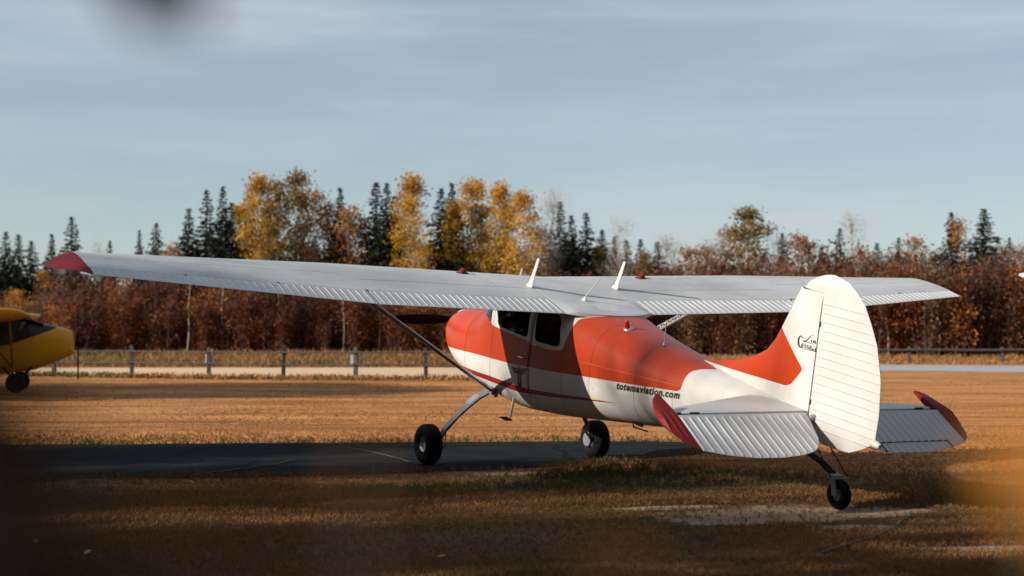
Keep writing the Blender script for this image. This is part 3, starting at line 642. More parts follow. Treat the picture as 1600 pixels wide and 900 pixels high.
# exhaust, belly antenna
MB().tube([(3, 7, -19), (6, 7.2, -22), (10, 7.4, -23.6)], 1.1, 10).build('exhaust_pipe', M_steel, plane, smooth=True, xf=xf)
MB().box((127.5, 9.6, -7.0), (6.5, .7, 1.0)).build('belly_fitting', M_black, plane, xf=xf)
m = MB(); m.tube([(100.5, -6, -12.6), (101.5, -6, -15.2), (112, -6, -14.4)], .3, 6); m.build('belly_wire_mast', M_black, plane, xf=xf)
# aerial wire from the wing to the fin
MB().tube([wpt(-60, .35, True), (197.2, .0, 51.0)], .045, 5).build('aerial_wire', M_steel, plane, xf=xf)
# ---- lettering and emblems
def text_mesh(s, bold=.018, shear=.0, spacing=1.0):
    c = bpy.data.curves.new('lettering', 'FONT'); c.body = s; c.size = 1; c.offset = bold; c.shear = shear; c.space_character = spacing; c.resolution_u = 3
    o = bpy.data.objects.new('lettering', c); COL.objects.link(o); dg = bpy.context.evaluated_depsgraph_get(); dg.update()
    me = bpy.data.meshes.new_from_object(o.evaluated_get(dg)); bpy.data.objects.remove(o); bpy.data.curves.remove(c)
    co = np.array([v.co[:2] for v in me.vertices]); F = [tuple(p.vertices) for p in me.polygons]; bpy.data.meshes.remove(me); return co, F
def decal(name, co3, F, material, parent, label=None):
    """flat vinyl: given surface points, thickened a little inward"""
    me = mesh_np(name, xf(co3), [list(f) for f in F], [material]); o = obj(name, me, parent)
    return o
co, F = text_mesh('totemaviation.com', .038, .16, 1.14)
w = co[:, 0].max() - co[:, 0].min(); co[:, 0] -= co[:, 0].min()
xh = 34.6 / w; X = 121.2 + co[:, 0] * xh; hgt = 2.75 / .73
Z = 5.15 + (X - 121.3) * .123 + co[:, 1] * hgt
decal('lettering', np.stack([X, hwz(X, Z) + .12, Z], 1), F, M_text, f)
# strut lettering
co, F = text_mesh('totemaviation.com', .035, .25, 1.10); co[:, 0] -= co[:, 0].min(); w = co[:, 0].max()
p, q = np.array(STRUT_R[0], float), np.array(STRUT_R[1], float); T = (q - p) / np.linalg.norm(q - p); c = np.array([1, 0, 0.0]); c -= T * (c @ T); c /= np.linalg.norm(c); d = np.cross(T, c)
if d[2] < 0: d = -d
LN = np.linalg.norm(q - p); end = .705 * LN; tl = 44.0
a_ = end - tl + co[:, 0] / w * tl; b_ = -(co[:, 1] - .36) * 2.75 / .73
decal('lettering', p + a_[:, None] * T + b_[:, None] * c + d * (.95 * np.sqrt(np.maximum(.05, 1 - (b_ / 2.3) ** 2)) + .06)[:, None], F, M_text, plane)
def ribbons(strokes, A, yfun, name, parent, material, off=.1):
    """strokes: list of [(px, py, width), ...] in drawing units, mapped to (x, z) by the affine A"""
    V = []; F = []
    for st in strokes:
        P = np.array(st, float); T = np.gradient(P[:, :2], axis=0); T /= np.linalg.norm(T, axis=1)[:, None] + 1e-9; n2 = np.stack([-T[:, 1], T[:, 0]], 1) * P[:, 2:3] / 2 * 1.35
        b = len(V)
        for pp, nn in zip(P[:, :2], n2): V += [pp - nn, pp + nn]
        F += [(b + 2 * i, b + 2 * i + 1, b + 2 * i + 3, b + 2 * i + 2) for i in range(len(P) - 1)]
    V = np.array(V); XZ = np.c_[V, np.ones(len(V))] @ np.array(A); X, Z = XZ.T
    return decal(name, np.stack([X, yfun(X, Z) + off, Z], 1), F, material, parent)
def arc(cx, cy, rx, ry, a0, a1, w0, w1, n=12, sk=0.0):
    return [(cx + rx * math.cos(math.radians(a)), cy + ry * math.sin(math.radians(a)) + sk * rx * math.cos(math.radians(a)), w0 + (w1 - w0) * math.sin(math.pi * i / (n - 1)) ** 2) for i, a in enumerate(np.linspace(a0, a1, n))]
AC = [[.02143, .00438], [.00274, -.01382], [194.8492, 45.58842]]
def fin_y(X, Z): return thick(X - lin(Z, FIN_LE), 1.75, .42)
sk = .27
def yb(x): return 655 + (x - 470) * sk          # baseline of the small letters
st = [arc(455, 508, 62, 135, -42, -320, 12, 30, 22, .15), [(500, 415, 12), (492, 405, 10), (486, 396, 5)]]
for x0, ch in ((478, 'e'), (545, 's'), (607, 's'), (670, 'n'), (752, 'a')):
    b = yb(x0); h = 112; wd = 52
    if ch == 'e': st += [[(x0 + 4, b - h * .52, 7), (x0 + wd, b - h * .6 + wd * sk, 7)], arc(x0 + wd / 2, b - h / 2 + 8, wd / 2, h / 2, -10, -330, 6, 17, 18, sk)]
    if ch == 's': st += [arc(x0 + wd / 2, b - h * .74 + 10, wd * .36, h * .24, -30, -230, 6, 10, 10, sk), [(x0 + 10, b - h * .66, 12), (x0 + wd / 2 + 2, b - h * .46, 17), (x0 + wd - 8, b - h * .22 + 8, 12)], arc(x0 + wd / 2, b - h * .24 + 10, wd * .38, h * .24, 20, 190, 6, 10, 10, sk)]
    if ch == 'n': st += [[(x0 + 10, b - h + 4, 17), (x0 + 10, b + 4, 17)], [(x0, b + 2, 6), (x0 + 24, b + 8, 6)], arc(x0 + 32, b - h * .62 + 10, 22, h * .36, 190, 350, 5, 10, 12, sk), [(x0 + 54, b - h * .62 + 16, 17), (x0 + 54, b + 16, 17)], [(x0 + 44, b + 12, 6), (x0 + 68, b + 18, 6)]]
    if ch == 'a': st += [arc(x0 + 28, b - h * .7 + 8, 22, h * .3, 200, 350, 5, 9, 10, sk), [(x0 + 50, b - h * .7 + 14, 17), (x0 + 50, b + 6, 17), (x0 + 66, b + 16, 7)], arc(x0 + 26, b - h * .25 + 8, 24, h * .27, -60, -330, 6, 14, 14, sk)]
st += [[(510, 488, 26), (575, 500, 20), (700, 380, 9), (795, 330, 2)], [(515, 494, 16), (640, 528, 10), (790, 572, 3)]]
st += [[(712, 465, 13), (716, 525, 13)], [(738, 478, 9), (768, 486, 9)], [(764, 486, 11), (752, 540, 11)], arc(795, 518, 17, 34, 0, 360, 10, 12, 16, .2)]
ribbons(st, AC, fin_y, 'maker_emblem', fin, M_text)
AT = [[.05489, .01235], [2e-5, -.0271], [25.14748, 1.50633]]
st = []
for k, (y0, ln) in enumerate(((352, 118), (383, 104), (412, 82))):
    st += [[(520, y0 + 22, 13), (520 - ln * .5, y0 + 4, 19), (520 - ln, y0 - 8 + k * 6, 16)], [(528, y0 + 22, 13), (528 + ln * .55, y0 + 16, 19), (528 + ln * 1.05, y0 + 22 + k * 4, 16)]]
st += [[(520, 330, 10), (516, 360, 22), (524, 400, 40), (530, 445, 30)], [(516, 338, 12), (536, 342, 6)]]
st += [[(506, 440, 11), (512, 560, 11), (516, 660, 11)], [(550, 440, 11), (550, 560, 11), (550, 660, 11)]]
for y in range(455, 660, 26): st += [[(506, y, 11), (550, y + 6, 11)]]
st += [[(528, 585, 30), (530, 655, 34)]]
ribbons(st, AT, hwz, 'totem_emblem', f, M_text, .34)
for o_ in f.children:
    pass
V = [(104.6, -2.8), (109.2, -2.2), (106.8, 2.6)]; decal('warning_decal', np.array([(x, float(hwz(x, z)) + .1, z) for x, z in V]), [(0, 1, 2)], M_yellow_tri, f)
# ------------------------------------------------------------------ ground, roads, sky air
FPX, HZ = 2436.22, 522.7
def gx(u, Y): return (u - 800) / FPX * Y
def gy(v): return FPX * CAM_H / (v - HZ)
def zz(v, Y): return CAM_H + (HZ - v) / FPX * Y
DIRT = [(2.15, 12.5, 1.05, .58, .35), (1.55, 12.0, .5, .25, -.2), (.0, 16.0, .75, .22, -.3), (3.2, 10.45, .55, .16, .1), (1.3, 12.9, .5, .18, .2), (3.05, 12.7, .45, .2, 0), (2.6, 11.6, .4, .16, 0)]
def ground_mat():
    m = bpy.data.materials.new('dry_field'); m.use_nodes = True; t = m.node_tree; p = t.nodes['Principled BSDF']; p.inputs['Roughness'].default_value = .95; p.inputs['Specular IOR Level'].default_value = .1
    tcn = N(t, 'ShaderNodeTexCoord')
    def noise(scale, detail, stretch=(1, 1, 1), rough=.6):
        mp = N(t, 'ShaderNodeMapping'); mp.inputs['Scale'].default_value = stretch; L(t, tcn.outputs['Object'], mp.inputs['Vector'])
        n = N(t, 'ShaderNodeTexNoise'); n.inputs['Scale'].default_value = scale; n.inputs['Detail'].default_value = detail; n.inputs['Roughness'].default_value = rough; L(t, mp.outputs[0], n.inputs['Vector']); return n.outputs['Fac']
    def rng_(s, a, b, c=0, d=1):
        r = N(t, 'ShaderNodeMapRange'); r.inputs[1].default_value = a; r.inputs[2].default_value = b; r.inputs[3].default_value = c; r.inputs[4].default_value = d; L(t, s, r.inputs[0]); return r.outputs[0]
    def mixc(f, a, b):
        x = N(t, 'ShaderNodeMix', data_type='RGBA'); L(t, f, x.inputs[0])
        for i, q in ((6, a), (7, b)):
            if isinstance(q, tuple): x.inputs[i].default_value = (*q, 1)
            else: L(t, q, x.inputs[i])
        return x.outputs[2]
    a = mixc(rng_(noise(.35, 6, (.5, 1, 1)), .36, .66), (.55, .228, .075), (.66, .32, .12))
    a = mixc(rng_(noise(2.6, 7, (.45, 1.3, 1)), .48, .70, 0, .75), a, (.22, .115, .05))
    a = mixc(rng_(noise(.55, 8, (.25, 1.6, 1), .68), .46, .62, 0, .9), a, (.21, .09, .032))
    a = mixc(rng_(noise(38, 5), .45, .75, 0, .55), a, (.14, .08, .035))
    a = mixc(rng_(noise(.8, 6, (.6, 1, 1), .7), .60, .74, 0, .5), a, (.12, .11, .045))
    # bare dirt patches
    sx = N(t, 'ShaderNodeSeparateXYZ'); L(t, tcn.outputs['Object'], sx.inputs[0]); wob = noise(1.8, 6, rough=.7)
    d = None
    def mth(op, a_, b_=None):
        n = N(t, 'ShaderNodeMath', operation=op)
        for i, q in enumerate((a_, b_)):
            if q is None: continue
            if isinstance(q, (int, float)): n.inputs[i].default_value = q
            else: L(t, q, n.inputs[i])
        return n.outputs[0]
    for cx, cy, rx, ry, ro in DIRT:
        dx = mth('SUBTRACT', sx.outputs[0], cx); dy = mth('SUBTRACT', sx.outputs[1], cy); c, s_ = math.cos(ro), math.sin(ro)
        ux = mth('DIVIDE', mth('ADD', mth('MULTIPLY', dx, c), mth('MULTIPLY', dy, s_)), rx); uy_ = mth('DIVIDE', mth('SUBTRACT', mth('MULTIPLY', dy, c), mth('MULTIPLY', dx, s_)), ry)
        r2 = mth('SQRT', mth('ADD', mth('MULTIPLY', ux, ux), mth('MULTIPLY', uy_, uy_)))
        d = r2 if d is None else mth('MINIMUM', d, r2)
    f = rng_(mth('ADD', d, mth('MULTIPLY', mth('SUBTRACT', wob, .5), 2.6)), .75, 1.05, 1, 0)
    near = rng_(mth('ADD', sx.outputs[1], mth('MULTIPLY', mth('SUBTRACT', wob, .5), 5.0)), 13.5, 17.5, .75, 0); a = mixc(near, a, (.105, .052, .020))  # darkens the near field: foreground shade put into the soil colour
    dirt = mixc(rng_(noise(9, 8, rough=.7), .35, .7), (.40, .30, .21), (.27, .19, .125))
    near = rng_(mth('ADD', sx.outputs[1], mth('MULTIPLY', mth('SUBTRACT', wob, .5), 5.0)), 13.5, 17.5, .75, 0); a = mixc(near, a, (.105, .052, .020))  # same foreground shade tint mixed in once more
    dirt = mixc(rng_(noise(60, 4), .5, .75, 0, .6), dirt, (.20, .14, .09))
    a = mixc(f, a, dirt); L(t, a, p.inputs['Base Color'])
    b = N(t, 'ShaderNodeBump'); b.inputs['Strength'].default_value = .9; b.inputs['Distance'].default_value = .05
    h = mth('ADD', noise(22, 6), mth('MULTIPLY', noise(3, 4), 1.5)); L(t, h, b.inputs['Height']); L(t, b.outputs[0], p.inputs['Normal'])
    return m
gxs = np.array([-2500, -600, -150, -60, -25, -12, 0, 12, 25, 60, 150, 600, 2500.]); gys = np.array([-1500, -300, -60, -20, 0, 10, 20, 35, 55, 80, 120, 300, 900, 4000.])
V = [(x, y, 0) for y in gys for x in gxs]; nx = len(gxs)
F = [(j * nx + i, j * nx + i + 1, (j + 1) * nx + i + 1, (j + 1) * nx + i) for j in range(len(gys) - 1) for i in range(nx - 1)]
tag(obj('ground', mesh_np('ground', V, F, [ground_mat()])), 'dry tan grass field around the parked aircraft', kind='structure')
def sheet(name, pts, z, material, label):
    bm = bmesh.new(); vs = [bm.verts.new((x, y, z)) for x, y in pts]; bm.faces.new(vs); bmesh.ops.triangulate(bm, faces=bm.faces); bmesh.ops.recalc_face_normals(bm, faces=bm.faces)
    me = bpy.data.meshes.new(name); bm.to_mesh(me); bm.free()
    if me.polygons[0].normal.z < 0: me.flip_normals()
    me.materials.append(material); return tag(obj(name, me), label, kind='structure')
def wobble(P, amp, step=.35):
    out = []
    for (x0, y0), (x1, y1) in zip(P[:-1], P[1:]):
        n = max(1, int(math.hypot(x1 - x0, y1 - y0) / step))
        for k in range(n): out.append((x0 + (x1 - x0) * k / n + rng.normal(0, amp * .5), y0 + (y1 - y0) * k / n + rng.normal(0, amp)))
    return out + [P[-1]]
NEAR = [(-26, 14.6), (-12, 15.2), (-5, 15.2), (-4.3, 15.45), (-3.2, 15.6), (-2.2, 15.75), (-1.3, 16.0), (-.5, 16.4), (.0, 16.6), (.5, 17.0), (1.1, 17.5), (1.65, 18.1), (2.15, 18.6), (2.6, 19.3), (2.75, 19.9)]
FAR = [(2.75, 19.9), (2.6, 20.4), (2.2, 20.8), (.9, 20.95), (-.9, 20.75), (-3.4, 20.5), (-5.5, 20.3), (-12, 20.2), (-26, 20.0)]
M_asph = mat('old_asphalt', (.011, .015, .018), 1.0, spec=.03, bump=(120, .25), vary=(1.6, .6, (.024, .028, .031)))
_t = M_asph.node_tree; _p = _t.nodes['Principled BSDF']; _src = _p.inputs['Base Color'].links[0].from_socket
_tc = N(_t, 'ShaderNodeTexCoord'); _no = N(_t, 'ShaderNodeTexNoise'); _no.inputs['Scale'].default_value = 1.5; _no.inputs['Detail'].default_value = 5; L(_t, _tc.outputs['Object'], _no.inputs['Vector'])
_mxv = N(_t, 'ShaderNodeMix', data_type='RGBA'); _mxv.inputs[0].default_value = .3; L(_t, _tc.outputs['Object'], _mxv.inputs[6]); L(_t, _no.outputs['Color'], _mxv.inputs[7])
_vo = N(_t, 'ShaderNodeTexVoronoi', feature='DISTANCE_TO_EDGE'); _vo.inputs['Scale'].default_value = .55; L(_t, _mxv.outputs[2], _vo.inputs['Vector'])
_lt = N(_t, 'ShaderNodeMath', operation='LESS_THAN'); _lt.inputs[1].default_value = .012; L(_t, _vo.outputs['Distance'], _lt.inputs[0])
_n2 = N(_t, 'ShaderNodeTexNoise'); _n2.inputs['Scale'].default_value = 90; _n2.inputs['Detail'].default_value = 3; L(_t, _tc.outputs['Object'], _n2.inputs['Vector'])
_sp = N(_t, 'ShaderNodeMapRange'); _sp.inputs[1].default_value = .58; _sp.inputs[2].default_value = .72; _sp.inputs[4].default_value = .5; L(_t, _n2.outputs['Fac'], _sp.inputs[0])
_x1 = N(_t, 'ShaderNodeMix', data_type='RGBA'); _x1.inputs[7].default_value = (.11, .11, .11, 1); L(_t, _sp.outputs[0], _x1.inputs[0]); L(_t, _src, _x1.inputs[6])
_x2 = N(_t, 'ShaderNodeMix', data_type='RGBA'); _x2.inputs[7].default_value = (.012, .012, .012, 1); L(_t, _lt.outputs[0], _x2.inputs[0]); L(_t, _x1.outputs[2], _x2.inputs[6]); L(_t, _x2.outputs[2], _p.inputs['Base Color'])
ASPH = wobble(NEAR, .045) + wobble(FAR, .05)
sheet('pavement', ASPH, .004, M_asph, 'dark asphalt parking pad under the aircraft wheels')
M_road = mat('sandy_road', (.60, .42, .26), .95, bump=(6, .3), vary=(.5, .6, (.52, .36, .22)))
M_road2 = mat('grey_gravel_road', (.30, .31, .33), .95, bump=(6, .3), vary=(.4, .6, (.38, .37, .36)))
sheet('road', wobble([(-70, 55), (-30, 54), (-6, 52.8), (8, 52)], .12, 1.5) + wobble([(8, 67), (-4, 67), (-20, 66.5), (-70, 67)], .15, 1.5), .005, M_road, 'pale sandy track running behind the wooden fence')
sheet('road', wobble([(8.3, 58.5), (15, 61.5), (19.5, 59.0), (60, 52)], .12, 1.5) + wobble([(60, 69), (24, 71), (18, 73.2), (8.3, 72)], .15, 1.5), .006, M_road2, 'grey gravel road at the right edge of the field')

# ------------------------------------------------------------------ grass
def in_poly(x, y, P):
    P = np.array(P); r = np.zeros(len(x), bool); j = len(P) - 1
    for i in range(len(P)):
        c = ((P[i, 1] > y) != (P[j, 1] > y)) & (x < (P[j, 0] - P[i, 0]) * (y - P[i, 1]) / (P[j, 1] - P[i, 1] + 1e-12) + P[i, 0]); r ^= c; j = i
    return r
_ph = rng.uniform(0, 6.28, (12, 3))
def wav(x, y, f):
    s = 0
    for k, (a, b, c) in enumerate(_ph):
        th = a; fr = f * (.6 + .18 * k); s = s + np.sin((x * math.cos(th) + y * math.sin(th)) * fr + b) / (1 + .25 * k)
    return s / 4.0
def blades(x, y, h, w, nb, var, lean=.5, z0=0.0):
    n = len(x); x = np.repeat(x, nb); y = np.repeat(y, nb); h = np.repeat(h, nb) * rng.uniform(.5, 1.25, n * nb); w = np.repeat(w, nb); va = np.repeat(var, nb) + rng.normal(0, .09, n * nb)
    sp = np.repeat(np.maximum(.018, .3 * np.repeat(1, n)) * 0 + 1, nb)
    a = rng.uniform(0, 6.28, n * nb); d = rng.uniform(0, 1, n * nb) * h * .6; bx, by = x + np.cos(a) * d, y + np.sin(a) * d
    ln = rng.uniform(.1, 1, n * nb) * lean; th = rng.uniform(0, 6.28, n * nb); tx, ty = np.cos(th), np.sin(th); px_, py_ = -ty * w / 2, tx * w / 2
    V = np.empty((n * nb, 4, 3), np.float32)
    V[:, 0] = np.stack([bx - px_, by - py_, np.full_like(bx, z0)], 1); V[:, 1] = np.stack([bx + px_, by + py_, np.full_like(bx, z0)], 1)
    V[:, 2] = np.stack([bx + tx * h * ln * .4 + px_ * .8, by + ty * h * ln * .4 + py_ * .8, z0 + h * .6], 1)
    V[:, 3] = np.stack([bx + tx * h * ln, by + ty * h * ln, z0 + h * (1.05 - .35 * ln)], 1)
    F = np.arange(n * nb * 4, dtype=np.int32).reshape(-1, 4)
    F3 = np.concatenate([F[:, [0, 1, 2]], F[:, [0, 2, 3]]]); va = np.concatenate([va, va])
    return V.reshape(-1, 3), F3, va
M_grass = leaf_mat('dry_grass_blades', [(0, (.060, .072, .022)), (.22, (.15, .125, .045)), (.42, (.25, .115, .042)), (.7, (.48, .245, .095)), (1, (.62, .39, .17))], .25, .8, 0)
NT = 120000
v_ = rng.uniform(548, 960, NT); Y = gy(v_) * rng.uniform(.98, 1.02, NT); X = rng.uniform(-.40, .40, NT) * Y + rng.uniform(-1, 1, NT) * .8
dirt_d = np.full(NT, 9.0)
for cx, cy, rx, ry, ro in DIRT:
    dx, dy = X - cx, Y - cy; ux = (dx * math.cos(ro) + dy * math.sin(ro)) / rx; uy_ = (dy * math.cos(ro) - dx * math.sin(ro)) / ry; dirt_d = np.minimum(dirt_d, np.hypot(ux, uy_))
keep = ~in_poly(X, Y, ASPH) & (Y < 51) & ((dirt_d + wav(X, Y, 5) * .5 > 1.0) | (rng.uniform(0, 1, NT) < .22))
clump = wav(X, Y, 1.1)
keep &= rng.uniform(0, 1, NT) < np.clip(.72 + clump * .5, .15, 1)
X, Y, clump = X[keep], Y[keep], clump[keep]
green = np.clip(1.2 - np.hypot((X - 1.2) / 1.9, (Y - 15.6) / 1.5), 0, 1) + np.clip(.7 - np.hypot((X - 1.9) / 1.6, (Y - 12.9) / .8), 0, 1) * .8 + np.clip(1 - np.abs(Y - 21.4) / 1.1, 0, 1) * .45 + np.clip(.9 - np.hypot((X + .6) / 1.6, (Y - 14.6) / .7), 0, 1) * .7 + np.clip(wav(X, Y, .8), 0, 1) * .25
tall = np.clip(1.25 - np.hypot((X - 1.35) / 1.1, (Y - 17.0) / .8), 0, 1)
var = np.clip(.62 + .16 * wav(X, Y, 2.3) - .55 * green - .24 * np.clip((17.5 + 1.5 * wav(X, Y, 1.0) - Y) / 2.5, 0, 1), .02, 1)  # last term browns the near blades to imitate foreground shade
h = (.040 + .022 * np.clip(clump, -1, 1.2)) * (1 + .7 * np.clip(green, 0, 1)) + .085 * tall; h = np.where(Y > 24, h * .62, h)
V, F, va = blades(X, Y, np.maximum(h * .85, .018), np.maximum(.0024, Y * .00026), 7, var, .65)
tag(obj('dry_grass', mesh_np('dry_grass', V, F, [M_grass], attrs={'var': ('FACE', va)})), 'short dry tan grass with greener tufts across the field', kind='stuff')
ed_ = np.array(ASPH); n = 5200; k_ = rng.integers(0, len(ed_), n); q_ = rng.random(n)[:, None]; pe = ed_[k_] * (1 - q_) + ed_[(k_ + 1) % len(ed_)] * q_ + np.stack([rng.normal(0, .12, n), rng.normal(0, .07, n)], 1)
ke = (pe[:, 0] > -9) & (rng.random(n) < np.clip(.55 + .6 * wav(pe[:, 0], pe[:, 1], 2.0), .1, 1)); pe = pe[ke]
V, F, va = blades(pe[:, 0], pe[:, 1], rng.uniform(.03, .10, len(pe)), np.full(len(pe), .0055), 6, np.clip(.30 + .3 * wav(pe[:, 0], pe[:, 1], 1.7), 0, 1), .7)
tag(obj('edge_grass', mesh_np('edge_grass', V, F, [M_grass], attrs={'var': ('FACE', va)})), 'ragged grass creeping over the edges of the asphalt pad', kind='stuff')
# a ragged dark tuft line below the fence, tall verge beyond the road
n = 2600; X = rng.uniform(-24, 9, n); Y = np.interp(X, [-24, -16, -10, -5, 9], [55.5, 53.6, 50.6, 49.3, 48.6]) + rng.normal(0, .5, n)
V, F, va = blades(X, Y, rng.uniform(.08, .22, n), np.full(n, .03), 4, np.clip(.38 + .25 * wav(X, Y, .6), 0, 1), .9)
tag(obj('fence_grass', mesh_np('fence_grass', V, F, [M_grass], attrs={'var': ('FACE', va)})), 'ragged brown grass growing along the foot of the fence', kind='stuff')
n = 18000; X = rng.uniform(-46, 46, n); Y = np.where(X < 7, rng.uniform(68, 96, n), rng.uniform(74, 97, n))
ww = wav(X, Y, .35)
V, F, va = blades(X, Y, rng.uniform(.25, .6, n) * np.where(Y > 84, 1.1, .75) * np.where(X > 7, .6, 1), np.full(n, .04), 5, np.clip(.36 + .22 * ww + .12 * wav(X, Y, 1.5) + np.where(X > 7, .14, -.02), 0, 1), .6)
tag(obj('verge_grass', mesh_np('verge_grass', V, F, [M_grass], attrs={'var': ('FACE', va)})), 'tall tan and olive grass between the road and the wood', kind='stuff')

# ------------------------------------------------------------------ fences
M_post = mat('weathered_wood', (.034, .034, .035), .85, bump=(30, .4), vary=(6, .8, (.12, .095, .08)))
M_board = mat('pale_board', (.50, .52, .52), .6)
fl = thing('wooden_fence', 'weathered two-rail wooden fence beside the sandy track at left', 'fence', (gx(85, 54.5), 54.5, 0))
FU = [-160, -38, 85, 207, 327, 443, 556, 666, 775, 882, 990]; FY = [56.5, 55.6, 54.5, 53.4, 52.0, 50.8, 50.0, 49.5, 49.2, 49, 48.9]
FP = [(gx(u, y), y) for u, y in zip(FU, FY)]; o0 = np.array([gx(85, 54.5), 54.5, 0])
pm = MB(); pm.loft([np.array([(-.065, -.05, z), (.065, -.05, z), (.065, .05, z), (-.065, .05, z)]) * np.array([k, k, 1]) for z, k in ((-.2, 1), (1.0, .92), (1.06, .6))])
post0 = pm.build('post', M_post, fl); 
for i, (x, y) in enumerate(FP):
    p_ = post0 if i == 0 else post0.copy()
    if i: COL.objects.link(p_); p_.parent = fl
    p_.location = (x - o0[0], y - o0[1], 0); p_.rotation_euler = (rng.normal(0, .02), rng.normal(0, .02), rng.normal(0, .2)); p_.scale = (1, 1, rng.uniform(.95, 1.04))
for i in range(len(FP) - 1):
    a, b = np.array([*FP[i], 0]) - o0, np.array([*FP[i + 1], 0]) - o0
    for z in (.46, .86):
        za, zb = z + rng.normal(0, .015), z + rng.normal(0, .015)
        MB().tube([a + (-.1, -.075, za), (a + b) / 2 + (0, -.075, (za + zb) / 2 - .015), b + (.1, -.075, zb)], [.027, .026, .027], 7).build('rail', M_post, fl)
for u, y, side, lab in ((88, 54.5, .09, 'small pale board on the fence post behind the yellow aircraft nose'), (327, 52, 0, 'small pale board behind the third fence post right of the yellow aircraft'), (556, 50, -.04, 'small pale board on the fence post left of the lift strut')):
    bb = MB(); bb.box((0, 0, .15), (.27, .02, .30)); o = bb.build('sign_board', M_board, None, loc=(gx(u, y) + side, y + .075, .47)); tag(o, lab, 'sign')
fr = thing('wooden_fence', 'low single-rail fence beyond the grey road at right', 'fence', (gx(1560, 77), 77, 0))
o1 = np.array([gx(1560, 77), 77, 0])
RP = [(gx(u, 77.5), 77.5 - .3 * k) for k, u in enumerate((1276, 1418, 1560, 1702, 1850))]
for i, (x, y) in enumerate(RP):
    p_ = post0.copy(); COL.objects.link(p_); p_.parent = fr; p_.location = (x - o1[0], y - o1[1], 0); p_.scale = (1.3, 1.3, .78)
    if i < len(RP) - 1:
        a, b = np.array([x, y, .68]) - o1, np.array([*RP[i + 1], .66]) - o1; MB().tube([a + (-.1, -.09, 0), b + (.1, -.09, 0)], .06, 7).build('rail', M_post, fr)

# ------------------------------------------------------------------ trees
def quads(C, D, l, w, tilt=1.0):
    """leaf shapes: centres C, axis D, lengths l, widths w"""
    n = len(C); D = D / (np.linalg.norm(D, axis=1)[:, None] + 1e-9); r = rng.normal(size=(n, 3)); B = np.cross(D, r); B /= np.linalg.norm(B, axis=1)[:, None] + 1e-9
    l = np.broadcast_to(l, (n,))[:, None]; w = np.broadcast_to(w, (n,))[:, None]
    V = np.stack([C - D * l / 2, C + B * w / 2 - D * l * .05, C + D * l / 2, C - B * w / 2 - D * l * .05], 1).reshape(-1, 3)
    return V, np.arange(4 * n, dtype=np.int32).reshape(-1, 4)
def limb(m, P, r0, r1, n=5): m.tube(P, np.linspace(r0, r1, len(P)), n, cap=False)
def spruce_mesh(i, H=12.0, R=1.75, sparse=1.0):
    m = MB(); limb(m, [(0, 0, -.2), (.03, 0, H * .4), (0, .02, H * .98)], .16, .015, 7)
    Cs, Ds, Ls, Ws, Vr = [], [], [], [], []; z = H * .05
    while z < H * .985:
        t = z / H; r = min(R * (1 - t), 2.0) * (.74 + .40 * rng.random()) + .07; nb = int(6 + 5 * (1 - t) + rng.integers(0, 3)); a0 = rng.uniform(0, 6.28)
        for k in range(nb):
            if rng.random() > .93 * sparse: continue
            a = a0 + k * 6.283 / nb + rng.normal(0, .2); rr = r * rng.uniform(.6, 1.12); droop = -.28 - .25 * rng.random() + .55 * max(0, t - .6)
            limb(m, [(0, 0, z), (math.cos(a) * rr, math.sin(a) * rr, z + droop * rr * .8)], .02, .006, 3) if rr > .5 and rng.random() < .35 else None
            nn = max(5, int(rr * 17)); q = rng.uniform(.08, 1, nn) ** .8; cv = rng.uniform(0, 1)
            c = np.stack([np.cos(a) * rr * q, np.sin(a) * rr * q, z + droop * rr * q + .18 * rr * q ** 2], 1) + rng.normal(0, .05, (nn, 3)); side = rng.choice([-1, 1], nn) * rng.uniform(.2, 1.2, nn)
            d = np.stack([np.cos(a + side), np.sin(a + side), rng.uniform(-.75, .05, nn)], 1)
            Cs.append(c); Ds.append(d); Ls.append(rng.uniform(.30, .58, nn) * (.38 + .85 * (1 - t))); Ws.append(rng.uniform(.14, .27, nn) * (.38 + .85 * (1 - t))); Vr.append(np.clip(cv * .5 + rng.uniform(0, .5, nn), 0, 1))
        z += .20 + .14 * (1 - t) * rng.random()
    V, F = quads(np.concatenate(Cs), np.concatenate(Ds), np.concatenate(Ls), np.concatenate(Ws))
    tr = mesh_np('spruce_trunk', np.concatenate(m.V), m.F, [M_bark_d], True)
    return tr, mesh_np('spruce_crown', V, F, [M_spruce], attrs={'var': ('FACE', np.concatenate(Vr))})
M_bark_d = mat('grey_brown_bark', (.06, .05, .042), .9, vary=(8, .6, (.12, .105, .09)))
M_bark_p = mat('pale_birch_bark', (.42, .38, .32), .8, vary=(5, .8, (.16, .13, .11)))
M_twig = mat('grey_twig', (.07, .058, .05), .9)
M_spruce = leaf_mat('spruce_needles', [(0, (.007, .012, .007)), (.5, (.013, .020, .010)), (1, (.026, .034, .015))], .10, .95, .2)
M_yellow = leaf_mat('golden_leaves', [(0, (.22, .11, .014)), (.35, (.48, .245, .02)), (.7, (.66, .36, .03)), (1, (.74, .48, .08))], .42, .6, .15)
M_olive = leaf_mat('olive_gold_leaves', [(0, (.07, .065, .014)), (.4, (.22, .15, .022)), (.75, (.42, .24, .03)), (1, (.54, .32, .045))], .38, .6, .15)
M_orange = leaf_mat('rust_orange_leaves', [(0, (.11, .036, .01)), (.4, (.30, .105, .02)), (.75, (.44, .17, .028)), (1, (.54, .25, .045))], .36, .6, .2)
M_redl = leaf_mat('dark_red_leaves', [(0, (.035, .016, .012)), (.4, (.105, .034, .018)), (.75, (.22, .055, .024)), (1, (.34, .11, .035))], .35, .65, .35)
